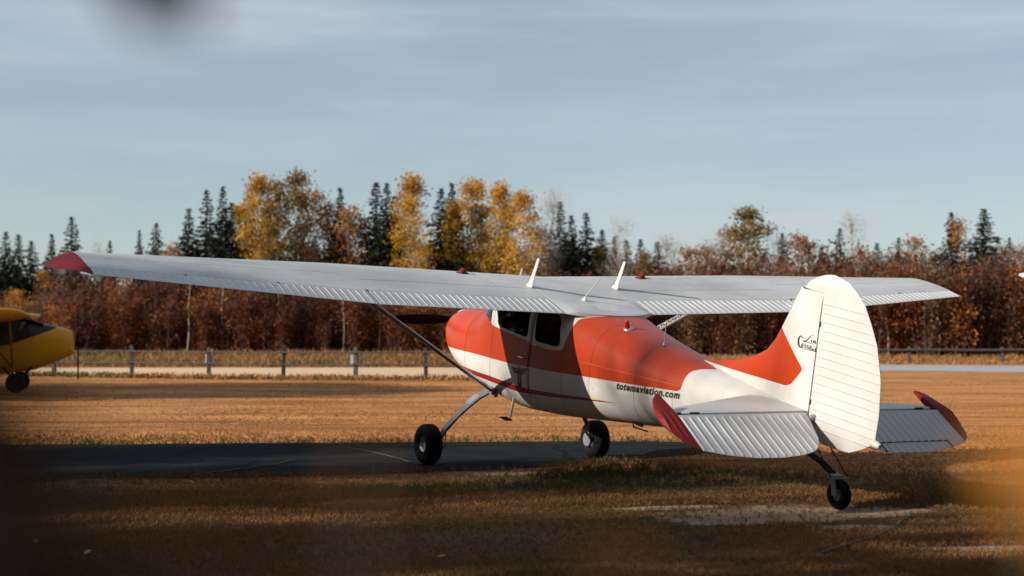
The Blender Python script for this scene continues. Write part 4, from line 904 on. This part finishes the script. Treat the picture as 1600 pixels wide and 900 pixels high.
M_brightred = leaf_mat('bright_red_leaves', [(0, (.11, .03, .014)), (.4, (.25, .068, .022)), (.75, (.38, .10, .026)), (1, (.44, .18, .04))], .34, .65, .35)
M_brown = leaf_mat('brown_leaves', [(0, (.045, .026, .016)), (.5, (.15, .075, .032)), (1, (.30, .15, .055))], .28, .65, .3)
def grow(m, tips, p, d, ln, r, lvl, maxl, spread, n=5, up=.25):
    p = np.array(p, float); d = np.array(d, float); d /= np.linalg.norm(d); q = p + d * ln; mid = p + d * ln * .5 + rng.normal(0, .05 * ln, 3)
    limb(m, [p, mid, q], r, r * .62, n if lvl < 2 else 3)
    if lvl >= maxl: tips.append((q, d)); return
    k = rng.integers(2, 4) if lvl else rng.integers(3, 5)
    for _ in range(k):
        e = d + rng.normal(0, spread, 3) + np.array([0, 0, up]); s0 = rng.uniform(.55, 1.0)
        grow(m, tips, p + (q - p) * s0, e, ln * rng.uniform(.55, .8), r * .58 * (1 - .2 * (1 - s0)), lvl + 1, maxl, spread, n, up)
def broadleaf(H, cw, base, nclump, per, leafl, lmat, bark, bare=False, sig=.34):
    m = MB(); tips = []; zs = np.linspace(0, 1, 9); bend = rng.normal(0, .018 * H, 2)
    tr = [(bend[0] * t * t + rng.normal(0, .03), bend[1] * t * t + rng.normal(0, .03), -.2 + t * (H * .93 + .2)) for t in zs]; limb(m, tr, .085 + .006 * H, .02, 8); tr = np.array(tr)
    Cs = []; Vr = []
    for k in range(nclump):
        t = rng.uniform(base, 1.0) if k > 3 else .97; prof = math.sin(math.pi * min(1, ((t - base) / (1 - base)) ** .75 * .86 + .10)) ** .8
        a = rng.uniform(0, 6.28); rr = cw * prof * rng.uniform(.15, 1.0) ** .6; zc = H * t
        tp = np.array([np.interp(t / .93, zs, tr[:, 0]), np.interp(t / .93, zs, tr[:, 1]), 0])
        c = tp + np.array([math.cos(a) * rr, math.sin(a) * rr, zc]); b0 = tp + np.array([0, 0, max(.2 * H, zc - rr * rng.uniform(.7, 1.2))]); b0[2] = min(b0[2], H * .9)
        limb(m, [b0, (b0 + c) / 2 + rng.normal(0, .08, 3), c], .012 + .014 * rr, .006, 4)
        for _ in range(3 if bare else 1):
            e = c + rng.normal(0, .45, 3) + (0, 0, .3); limb(m, [(b0 * .4 + c * .6), e], .009, .003, 3)
            if bare:
                for _2 in range(4): limb(m, [(c + e) / 2, e + rng.normal(0, .4, 3) + (0, 0, .2)], .006, .002, 3)
        n_ = int(per * rng.uniform(.5, 1.4)); Cs.append(c + rng.normal(0, sig, (n_, 3)) * np.array([1, 1, .85])); Vr.append(np.clip(rng.uniform(.1, .8) + rng.normal(0, .2, n_), 0, 1))
    C = np.concatenate(Cs); V, F = quads(C, rng.normal(size=C.shape), rng.uniform(.7, 1.3, len(C)) * leafl, rng.uniform(.7, 1.2, len(C)) * leafl * .75)
    return mesh_np('trunk', np.concatenate(m.V), m.F, [bark], True), mesh_np('crown', V, F, [lmat], attrs={'var': ('FACE', np.concatenate(Vr))})
def shrub_mesh(H, lmat, nst=11, leaves=900, bark=None):
    m = MB(); Cs = []; Vr = []
    for k in range(nst):
        a = rng.uniform(0, 6.28); sp = rng.uniform(.1, .9); p0 = np.array([math.cos(a), math.sin(a), 0]) * rng.uniform(0, .5); top = p0 + np.array([math.cos(a) * sp, math.sin(a) * sp, H * rng.uniform(.65, 1.0)])
        P = [p0, p0 * .5 + top * .5 + rng.normal(0, .12, 3), top]; limb(m, P, .024, .006, 4)
        for _ in range(8):
            q = rng.uniform(.10, .95); b = p0 * (1 - q) + top * q; e = b + np.array([rng.normal(0, .4), rng.normal(0, .4), rng.uniform(.2, .8)]); limb(m, [b, e], .009, .003, 3)
            n_ = leaves // (nst * 8); cv = rng.uniform(.1, .8); s = rng.uniform(0, 1.15, (n_, 1)); Cs.append(b + (e - b) * s + rng.normal(0, .17, (n_, 3))); Vr.append(np.clip(cv + rng.normal(0, .2, n_), 0, 1))
    C = np.concatenate(Cs); C[:, 2] = np.maximum(C[:, 2], .1); D = rng.normal(size=C.shape) + (0, 0, -.5)
    V, F = quads(C, D, rng.uniform(.10, .19, len(C)), rng.uniform(.06, .12, len(C)))
    return mesh_np('stems', np.concatenate(m.V), m.F, [bark or M_twig], True), mesh_np('leaves', V, F, [lmat], attrs={'var': ('FACE', np.concatenate(Vr))})
def plant(name, label, cat, meshes, x, y, s, rz, group, sxy=1.0, parts=('trunk', 'crown')):
    t = thing(name, label, cat, (x, y, 0), rz, group); t.scale = (s * sxy, s * sxy, s)
    for nme, me in zip(parts, meshes): obj(nme, me, t)
    return t
SPR = [spruce_mesh(i, 12, r, sp) for i, (r, sp) in enumerate(((3.3, 1), (3.0, .97), (3.8, .93), (2.8, .92), (3.1, .88)))]
ASY = [broadleaf(12, 1.8, .26, 110, 46, .20, M_yellow, M_bark_p) for _ in range(3)]
ASO = [broadleaf(12, 1.8, .26, 105, 42, .20, M_olive, M_bark_p) for _ in range(2)]
ASR = [broadleaf(11, 1.8, .25, 90, 24, .21, M_orange, M_bark_p) for _ in range(2)]
BRN = [broadleaf(9, 1.7, .2, 80, 22, .19, M_brown, M_bark_d) for _ in range(2)]
BARE = [broadleaf(11, 1.6, .3, 60, 2, .15, M_orange, M_bark_p, True) for _ in range(2)]
SHR = [shrub_mesh(4.6, M_redl, 13, 2600) for _ in range(3)] + [shrub_mesh(4.6, M_redl, 12, 1800) for _ in range(1)]
SHB = [shrub_mesh(4.6, M_brightred, 13, 2200) for _ in range(2)]; SHO = [shrub_mesh(4.2, M_orange, 12, 1900) for _ in range(2)]; SHN = [shrub_mesh(4.4, M_brown, 13, 1700) for _ in range(2)]
ORD = 'first second third fourth fifth sixth seventh eighth ninth tenth eleventh twelfth thirteenth fourteenth fifteenth sixteenth seventeenth eighteenth nineteenth twentieth twenty-first twenty-second twenty-third twenty-fourth twenty-fifth twenty-sixth twenty-seventh twenty-eighth twenty-ninth thirtieth thirty-first thirty-second thirty-third thirty-fourth thirty-fifth thirty-sixth thirty-seventh thirty-eighth thirty-ninth fortieth'.split()
ORD += [f'{t}-{o}' for t in ('forty', 'fifty') for o in 'first second third fourth fifth sixth seventh eighth ninth'.split()]
def spot(u):
    return 'above the yellow aircraft' if u < 70 else 'near the red left wing tip' if u < 200 else 'above the outer left wing' if u < 420 else 'above the left wing flap' if u < 760 else 'behind the roof antennas' if u < 1050 else 'above the right wing' if u < 1260 else 'above the white fin' if u < 1390 else 'right of the white fin'
def row(kind, name, cat, meshes, hm, items, group, Y0):
    for k, it in enumerate(sorted(items)):
        u, vt = it[0], it[1]; sxy = it[2] if len(it) > 2 else 1.0; y = Y0 + (k * 7 % 5) * 1.1; H = zz(vt, y); me = meshes[(k * 3 + 1) % len(meshes)]
        plant(name, f'{kind} {spot(u)}, {ORD[k]} of its kind from the left', cat, me, gx(u, y), y, H / hm, rng.uniform(0, 6.28), group, sxy * (1.18 if name == 'spruce_tree' else .92 if name == 'aspen_tree' else 1.0) * (hm / H) ** .35)
row('dark spruce', 'spruce_tree', 'tree', SPR, 12.0, [(8, 360), (28, 362), (48, 374), (80, 364, .8), (111, 334, 1.15), (171, 374, .7), (217, 355, .6), (243, 345, .85), (294, 324), (322, 291), (347, 288, .85), (361, 311), (393, 300, .8), (531, 291, .8), (587, 279, 1.1), (604, 283), (616, 300), (689, 290), (706, 283, .9), (875, 310, .9), (893, 334), (916, 327, 1.0), (941, 356), (961, 367), (979, 371), (1001, 372), (1028, 374, 1.15), (1223, 361, .8), (1285, 384), (1313, 352, .95), (1371, 378), (1405, 367, .8), (1488, 328, 1.0), (1539, 324, 1.35), (1578, 367, .8)], 'spruces along the edge of the wood', 99)
row('golden aspen', 'aspen_tree', 'tree', ASY, 12.0, [(374, 324, .8), (405, 276, .85), (648, 276, .95), (632, 312, .7), (735, 283, .95), (772, 291, .85), (822, 304, .9), (798, 322, .8), (714, 318, .7), (68, 425, .9), (20, 455)], 'golden aspens at the edge of the wood', 97.5)
row('olive-gold aspen', 'aspen_tree', 'tree', ASO, 12.0, [(434, 283, .85), (464, 270, .9), (420, 320, .7), (755, 320), (1165, 327, 1.35), (935, 390, .8), (1012, 395, .8)], 'olive-gold aspens at the edge of the wood', 98)
row('rust-orange birch', 'birch_tree', 'tree', ASR, 11.0, [(490, 302, .8), (515, 318, .95), (545, 328, 1.0), (563, 340, .8), (1100, 385), (1075, 390), (1245, 368), (1262, 380), (1140, 360), (265, 385, .8), (1345, 390), (1500, 345, .7), (1430, 375)], 'rust-orange birches in the wood', 98.5)
row('bare pale birch', 'bare_birch', 'tree', BARE, 11.0, [(540, 345, 1.1), (858, 311, 1.1), (968, 350), (1046, 375, 1.1), (1060, 385), (1336, 344, 1.0), (1592, 385, 1.2), (840, 360), (1210, 372), (150, 385, .8), (100, 415), (1122, 375)], 'bare birches in the wood', 97)
SEEN = {}
def nth(*key):
    SEEN[key] = SEEN.get(key, -1) + 1; return ORD[SEEN[key]]
for k in range(64):
    y = rng.uniform(103, 116); u = -60 + k * 27.5 + rng.uniform(-10, 10); vt = np.interp(u, [0, 250, 330, 860, 1050, 1600], [425, 425, 375, 365, 410, 392]) + rng.uniform(-12, 22); H = zz(vt, y)
    sp = rng.random() < (.5 if u < 1000 else .25)
    plant('spruce_tree' if sp else 'broadleaf_tree', f'dark spruce deep in the wood {spot(u)}, {nth(1, spot(u))} from left' if sp else f'brown tree deep in the wood {spot(u)}, {nth(2, spot(u))} from left', 'tree', SPR[k % 5] if sp else BRN[k % 2], gx(u, y), y, H / (12 if sp else 9), rng.uniform(0, 6.28), 'spruces deep in the wood' if sp else 'brown trees deep in the wood', 1.2)
for k in range(252):
    r_ = k % 3; y = 91.5 + r_ * 2.2 + rng.uniform(-.7, .7); u = -80 + (k // 3) * 21 + r_ * 7 + rng.uniform(-6, 6)
    vt = np.interp(u, [0, 90, 200, 700, 1000, 1080, 1400, 1600], [462, 436, 438, 442, 425, 420, 400, 402]) + rng.uniform(-22, 30) + (2 - r_) * 9; H = zz(vt, y); q = rng.random()
    if u < 70: sel = (SHN, 'brown', .3) if q < .4 else (SHO, 'orange', 0)
    elif u < 1000: sel = (SHR, 'dark red', 0) if q < .60 else (SHB, 'bright red', 0) if q < .74 else (SHO, 'orange', 0) if q < .88 else (SHN, 'brown', 0)
    else: sel = (SHR, 'dark red', 0) if q < .36 else (SHB, 'bright red', 0) if q < .50 else (SHO, 'orange', 0) if q < .68 else (SHN, 'brown', 0)
    plant('shrub', f'{("front", "middle", "back")[r_]}-row {sel[1]} thicket shrub {spot(u).replace("above", "below")}, {nth(3, sel[1], r_, spot(u))} such from left', 'shrub', sel[0][k % len(sel[0])], gx(u, y), y, H / 4.5, rng.uniform(0, 6.28), f'{sel[1]} shrubs of the thicket', 1.0, ('stem', 'leaves'))
# slim birch stems standing in the thicket
for k, (u, vt, vb) in enumerate(sorted(((292, 440, 0), (345, 440, 0), (438, 400, 0), (536, 430, 0), (590, 440, 0), (1388, 470, 0), (1420, 440, 0), (1165, 460, 0)))):
    y = 91.0 + (k % 3) * .6; H = zz(vt, y)
    m = MB(); a_ = rng.normal(0, .05, 2); limb(m, [(0, 0, -.1), (a_[0] * H * .4 + .05, 0, H * .35), (a_[0] * H * .5 - .04, a_[1], H * .7), (a_[0] * H, a_[1], H)], .05, .018, 6)
    t = thing('birch_sapling', f'slim pale birch stem in the thicket {spot(u).replace("above", "below")}, {ORD[k]} such from left', 'tree', (gx(u, y), y, 0), 0, 'slim birch stems in the thicket')
    obj('trunk', mesh_np('trunk', np.concatenate(m.V), m.F, [M_bark_p], True), t)
    C = rng.normal(0, .3, (40, 3)) + (a_[0] * H, a_[1], H * .9); C[:, 2] += rng.uniform(-1.2, .2, 40); V, F = quads(C, rng.normal(size=C.shape), .18, .12); obj('crown', mesh_np('crown', V, F, [M_orange], attrs={'var': ('FACE', rng.uniform(0, 1, 40))}), t)
# (x, y, height, width factor, dense or bare)
SHADE = []
for k in range(28):
    yy = -12 + k * 1.55 + rng.uniform(-.5, .5); xx = -30 + rng.uniform(-2.5, 2.5)
    hh = np.interp(yy, [-12, -7, -3, 0, 1.0, 3.2, 4.5, 6, 9, 12, 16, 20, 25, 28, 32], [11, 11, 16.8, 16.5, 14.2, 13.8, 14.7, 14.2, 13.0, 11.4, 9, 7.5, 8, 10.4, 10.2]) + rng.uniform(-.6, .5)
    if yy > 17 and k % 3 == 0: continue
    SHADE.append((xx, yy, hh, rng.uniform(.8, 1.15), 'd'))
SHADE += [(-28.4, 5.0, 15.8, .8, 'b'), (-29, 6.9, 15.0, .9, 'b'), (-27.5, 3.7, 14.6, .6, 'b')]
for k in range(9): SHADE.append((-30 + rng.uniform(-2, 2), 29.8 + k * .8, rng.uniform(11.6, 12.4), 2.1, 'd'))
# the stand of trees the viewer looks out from
for x, y in ((-8, 1.2), (-12, 2.2), (-11, .9), (-15, 1.0), (-9, -8), (-12, -9), (-18, -11), (-5, -7.5), (-1, -8), (3, -6), (7, -5), (6, -9), (11, -4), (10, -8), (15, -3), (19, 0), (23, 3), (16, -8), (22, -5), (27, 0)):
    SHADE.append((x + rng.uniform(-.4, .4), y + rng.uniform(-.3, .3), rng.uniform(15, 19), rng.uniform(1.0, 1.3), 'd'))
for k in range(16): SHADE.append((-20 + k * 3.2, -15 + rng.uniform(-2, 2), rng.uniform(16, 20), 1.6, 'd'))
NEAR_R = [(1632, 750, .36, .042, .4), (1645, 780, .38, .036, 1.2)]
NEAR_B = [(935, 905, .36, .011, .3), (985, 915, .37, .009, 1.5), (560, 735, .40, .007, .6)]
NEAR_L = [(-80, 770, .30, .095, .2), (-60, 880, .31, .07, 1.0), (-90, 660, .30, .05, 2.0), (40, 920, .30, .05, .5), (-20, 800, .33, .06, 1.2), (-150, 620, .33, .05, .1), (-40, 720, .30, .05, .9)]
NEAR_T = [(205, -38, .45, .055, .3), (268, -45, .46, .05, 1.1)]
# ------------------------------------------------------------------ other aircraft
def small_plane(name, label, loc, rz, body, wingm, stripe, group=None):
    """high-wing tailwheel tourer, metres, x forward from the axle, z up, sitting tail down"""
    t = thing(name, label, 'airplane', loc, rz, group)
    st = np.array([[1.36, 1.02, 1.34, .16, 1.18], [1.30, .92, 1.52, .32, 1.2], [1.1, .82, 1.60, .37, 1.2], [.75, .68, 1.68, .38, 1.18], [.45, .56, 1.74, .385, 1.15], [.28, .52, 1.80, .39, 1.12], [-.05, .48, 1.86, .39, 1.1], [-.6, .42, 1.83, .39, 1.06], [-1.3, .38, 1.70, .37, 1.0], [-2.2, .40, 1.38, .30, .86], [-3.4, .44, 1.02, .19, .72], [-4.6, .50, .76, .06, .62]])
    a = np.linspace(0, 2 * np.pi, 32, endpoint=False); R = []
    for x in np.unique(np.concatenate([np.arange(-4.6, 1.36, .12), st[:, 0]])):
        zb, zt, hw, zm = [np.interp(x, st[::-1, 0], st[::-1, k]) for k in range(1, 5)]; c, s_ = np.cos(a), np.sin(a); e = 2.8
        R.append(np.stack([np.full(32, x), hw * np.sign(c) * np.abs(c) ** (2 / e), zm + np.where(s_ > 0, zt - zm, zm - zb) * np.sign(s_) * np.abs(s_) ** (2 / e)], 1))
    V = np.concatenate(R); line = np.interp(V[:, 0], [-4.6, -2.4, -.9, -.16, .97, 1.05], [3, 1.6, 1.02, 1.18, 1.60, 3.0])
    f = MB().loft(R).build('fuselage', body, t, smooth=True, auto=40, attrs={'paint_orange': V[:, 2] * 0 - 1, 'paint_red': (V[:, 2] - line) if stripe else V[:, 2] * 0 - 1, 'seam': np.minimum(np.abs(V[:, 0] - .42), 9) * 10})
    m = MB(); V_, F_ = [], []
    for s in (1, -1):
        m = MB(); q = [(.22, 1.74), (-.05, 1.30), (-1.1, 1.24), (-1.35, 1.56), (-.6, 1.78)]
        m.add([(x, s * .40, z) for x, z in q] + [(x, s * .385, z) for x, z in q], [tuple(range(5)), tuple(range(9, 4, -1))] + [(i, (i + 1) % 5, 5 + (i + 1) % 5, 5 + i) for i in range(5)]); m.build('window', M_shield, t)
    m = MB(); m.loft([np.array([(.62, -.30, 1.70), (.62, .30, 1.70), (.60, .30, 1.68), (.60, -.30, 1.68)]), np.array([(.12, -.36, 1.9), (.12, .36, 1.9), (.10, .36, 1.87), (.10, -.36, 1.87)])]).build('windscreen', M_shield, t)
    R = []
    for y in np.concatenate([[-5.35, -5.33, -5.25, -5.05, -4.7], np.linspace(-4.4, 4.4, 23), [4.7, 5.05, 5.25, 5.33, 5.35]]):
        e = max(.02, 1 - max(0, (abs(y) - 4.5) / .86) ** 2.4) ** .5; c = CU; ch = 1.6 * (.35 + .65 * e)
        up = np.array([foil(q, True) for q in c]) * 1.6 * e; lo = np.array([foil(q, False) for q in c]) * 1.6 * e; xx = .32 - (1.6 - ch) * .5 - ch * c; zc = 1.90 - .16 * c * ch + .012 * abs(y)
        R.append(np.concatenate([np.stack([xx, np.full(len(c), y), zc + up], 1)[::-1], np.stack([xx, np.full(len(c), y), zc + lo], 1)[1:]]))
    MB().loft(R).build('wing', wingm, t, smooth=True, auto=40)
    for s in (1, -1):
        for x0 in (.0, -1.0): MB().tube([(-.1, s * .38, .60), (x0 - .05, s * 2.6, 2.0)], .028, 8).build('wing_strut', body if stripe else M_white, t)
        for x0 in (.35, -.35): MB().tube([(x0, s * .3, .62), (0, s * .88, .28)], .026, 8).build('gear_leg', M_black, t)
        a2 = np.linspace(0, 2 * np.pi, 28, endpoint=False); pr_ = [(.10, -.05), (.14, -.09), (.2, -.10), (.235, -.06), (.24, 0), (.235, .06), (.2, .10), (.14, .09), (.10, .05)]
        w = MB().loft([np.stack([r * np.cos(a2), np.full(28, s * .92 + q), .24 + r * np.sin(a2)], 1) for r, q in pr_]).build('wheel', M_rubber, t, smooth=True); MB().tube([(0, s * .84, .24), (0, s * 1.0, .24)], .09, 16).build('hub', M_black, w)
        R = [np.stack([np.array([-4.0 + .35 * (1 - q), -4.1 + .45 * (1 - q), -4.75 + .2 * q, -4.75 + .2 * q]), np.full(4, s * 1.5 * q), .82 + np.array([.0, .02, .01, -.01])], 1) for q in (0.02, .5, .9, 1.0)]; MB().loft(R).build('tailplane', body, t)
        MB().loft([np.array([(1.46 + .05, s * r, 1.22), (1.46 + .03, s * r + .001, 1.22)]) if False else np.stack([1.45 + .02 * np.cos(a2[::4]), 0 * a2[::4] + ch * np.sin(a2[::4]) * .5, 1.22 + s * (r + 0 * a2[::4])], 1) for r, ch in ((.05, .12), (.3, .2), (.6, .2), (.85, .16), (.92, .08))]).build('propeller_blade', M_black, t, smooth=True)
    MB().loft([np.stack([np.array([-3.9 - .25 * q, -4.7 - .0 * q, -5.15 + .25 * q * q, -4.7]), np.array([.03, .03, 0, -.03]) * (1.1 - q), np.full(4, .8 + 1.0 * q)], 1) for q in (0, .4, .8, 1)]).build('fin', body, t)
    MB().tube([(1.34, 0, 1.22), (1.5, 0, 1.22), (1.56, 0, 1.22)], [.09, .08, .02], 12).build('propeller_hub', M_black, t)
    MB().tube([(-4.5, 0, .5), (-4.8, 0, .22), (-4.85, 0, .1)], .04, 8).build('tail_spring', M_black, t); MB().tube([(-4.85, -.04, .1), (-4.85, .04, .1)], .1, 14).build('tailwheel', M_rubber, t)
    return t
def body_mat(name, base, stripe):
    m = M_hull.copy(); m.name = name; t = m.node_tree
    for n in t.nodes:
        if n.type == 'MIX' and n.data_type == 'RGBA':
            c = tuple(round(v, 3) for v in n.inputs[6].default_value[:3])
            if c == (.63, .63, .61): n.inputs[6].default_value = (*base, 1); n.inputs[7].default_value = (*[v * .85 for v in base], 1)
            c7 = tuple(round(v, 3) for v in n.inputs[7].default_value[:3])
            if c7 == (.3, .016, .022): n.inputs[7].default_value = (*stripe, 1)
    return m
M_yb = body_mat('yellow_livery', (.62, .30, .012), (.012, .014, .02)); M_wb = body_mat('white_livery', (.78, .78, .76), (.3, .3, .3))
M_yw = mat('yellow_fabric', (.62, .31, .015), .5)
small_plane('light_aircraft', 'yellow high-wing aircraft with black stripe parked at the left edge', (-12.32, 38.9, 0), math.radians(14), M_yb, M_yw, True)
small_plane('light_aircraft', 'white high-wing aircraft with only its square wing tip showing at right', (9.86, 14.3, 0), math.radians(93), M_wb, M_white, False)

# ------------------------------------------------------------------ small things lying about
M_rope = mat('tie_down_rope', (.10, .09, .07), .9)
def rope(P, r, name, label, material, cat):
    P = np.array(P, float); t = np.linspace(0, 1, len(P)); tt = np.linspace(0, 1, len(P) * 8); Q = np.stack([np.interp(tt, t, P[:, k]) for k in range(3)], 1); Q[:, :2] += rng.normal(0, .006, (len(Q), 2)); Q[1:-1] = (Q[:-2] + Q[1:-1] + Q[2:]) / 3
    return tag(MB().tube(Q, r, 6).build(name, material, None, smooth=True), label, cat)
rope([(gx(u, gy(v)), gy(v), .014) for u, v in ((262, 748), (300, 744), (345, 738), (390, 732), (430, 727), (452, 722), (468, 721))], .007, 'rope', 'thin pale rope lying across the dark asphalt left of the main wheel', M_rope, 'rope')
rope([(gx(u, gy(v)), gy(v), .02) for u, v in ((1276, 868), (1308, 858), (1335, 849), (1352, 846), (1372, 838), (1392, 828), (1410, 815), (1422, 808))], .008, 'fallen_branch', 'thin bare branch lying on the grass in front of the tailwheel', M_twig, 'branch')
rope([(gx(u, gy(v)), gy(v), .012) for u, v in ((545, 700), (580, 706), (620, 716), (640, 722))], .003, 'rope', 'thin tie-down rope leading to the left main wheel', M_rope, 'rope')
LQ = np.array([(-.5, 0, 0), (-.15, .28, .06), (.25, .22, .1), (.55, 0, .02), (.25, -.22, .1), (-.15, -.28, .06)]); LF = [[0, 1, 2, 3], [0, 3, 4, 5]]
lm = mesh_np('fallen_leaf', LQ * .07, LF, [mat('fallen_leaf_gold', (.55, .30, .05), .6)])
for k, (u, v) in enumerate(((511, 788), (140, 873), (685, 778), (690, 880), (300, 760), (905, 845), (1180, 845), (60, 855))):
    o = obj('fallen_leaf', lm, None, (gx(u, gy(v)), gy(v), .05)); o.rotation_euler = (rng.normal(0, .3), rng.normal(0, .3), rng.uniform(0, 6)); tag(o, 'fallen golden leaf on the foreground grass, ' + ('beside the left blur', 'low at far left', 'below the main wheel', 'at the bottom middle', 'by the rope end', 'right of the bottom middle', 'below the dirt patch', 'near the lower left corner')[k], 'leaf', 'fallen leaves on the foreground grass')

# ------------------------------------------------------------------ trees round the field, outside the picture, whose shade falls on it
def shade_tree(x, y, H, me, hm, label, sxy=1.0, rz=0):
    plant('roadside_tree', label, 'tree', me, x, y, H / hm, rz, 'trees standing left of and behind the viewer', sxy)
for k, (x, y, H, w, kd) in enumerate(SHADE):
    me, hm = (BARE[k % 2], 11) if kd == 'b' else ((SPR[k % 5], 12) if (k % 3 == 1) else (ASY[k % 3], 12) if k % 3 == 0 else (ASO[k % 2], 12))
    shade_tree(x, y, H, me, hm, 'tree of the wood edge left of and behind the viewer', w, rng.uniform(0, 6.28))

# ------------------------------------------------------------------ leafy bush right in front of the lens
M_near = leaf_mat('bush_leaves', [(0, (.34, .11, .005)), (.5, (.38, .13, .006)), (1, (.44, .17, .008))], .35, .5, 0)
M_neard = leaf_mat('shade_toned_bush_leaves', [(0, (.004, .003, .003)), (1, (.009, .006, .004))], .05, .95, 0, 0)  # near-black leaf colour stands in for leaves lying in shade
def leaf_at(mb, c, ln, a, b):
    R = np.array(Matrix.Rotation(math.radians(-50), 3, 'Z') @ Matrix.Rotation(a, 3, 'Y') @ Matrix.Rotation(b, 3, 'X')); q = np.stack([LQ[:, 0] * ln, LQ[:, 2] * ln, LQ[:, 1] * ln], 1) @ R.T; mb.add(q + np.array(c), LF)
def near_pt(u, v, Y): return (gx(u, Y), Y, zz(v, Y) )
def near_bush(name, label, lmat, leaves, base):
    t = thing(name, label, 'bush', base); ml = MB(); ms = MB()
    for (u, v, Y, ln, a) in leaves:
        c = np.array(near_pt(u, v, Y)); leaf_at(ml, c - np.array(base), ln, a, rng.normal(0, .4))
        e = c - np.array(base); d = np.array([0, 0, -1.0]) ; s0 = e + np.array([0, .0, -ln * .5])
        ms.tube([(0 + rng.normal(0, .02), rng.normal(0, .02), -.02), (e[0] * .5, e[1] * .5, e[2] * .5), (e[0] * .95, e[1], e[2] - .12), tuple(s0 if False else e)], [.006, .004, .002, .001], 5)
    if leaves is NEAR_L:  # unseen leaves added outside the frame to keep sun off this bush
        for q in ((-.30, .235, 1.44), (-.31, .21, 1.40), (-.30, .25, 1.37), (-.33, .20, 1.45), (-.32, .24, 1.41), (-.31, .225, 1.345)): leaf_at(ml, np.array(q) - np.array(base), .075, rng.uniform(0, 3), .2)
    ms.build('stem', M_twig, t); o = ml.build('leaves', lmat, t); o.data.attributes.new('var', 'FLOAT', 'FACE').data.foreach_set('value', rng.uniform(.3, 1, len(o.data.polygons)).astype(np.float32))
near_bush('leafy_bush', 'golden leaved bush tip blurred at the lower right edge', M_near, NEAR_R, (.20, .55, 0))
near_bush('leafy_bush', 'golden leaved bush tip blurred at the bottom centre', M_near, NEAR_B, (.03, .50, 0))
near_bush('leafy_bush', 'dark leaved bush blurred in the lower left corner', M_neard, NEAR_L, (-.2, .55, 0))
# twig hanging from above at the upper left
base = (-.16, .55, 1.75); t = thing('hanging_twig', 'dark leaf on a twig hanging blurred into the upper left', 'twig', base)
ml = MB()
for (u, v, Y, ln, a) in NEAR_T: leaf_at(ml, np.array(near_pt(u, v, Y)) - np.array(base), ln, a, .2)
o = ml.build('leaves', M_neard, t); o.data.attributes.new('var', 'FLOAT', 'FACE').data.foreach_set('value', rng.uniform(.0, .4, len(o.data.polygons)).astype(np.float32))
c = np.array(near_pt(232, -10, .55)) - np.array(base); MB().tube([tuple(c), (c[0] - .01, 0, .06), (-.02, -.02, .3), (-.1, -.3, .9), (-.5, -1.2, 1.6)], [.001, .0015, .003, .006, .012], 6).build('stem', M_twig, t)
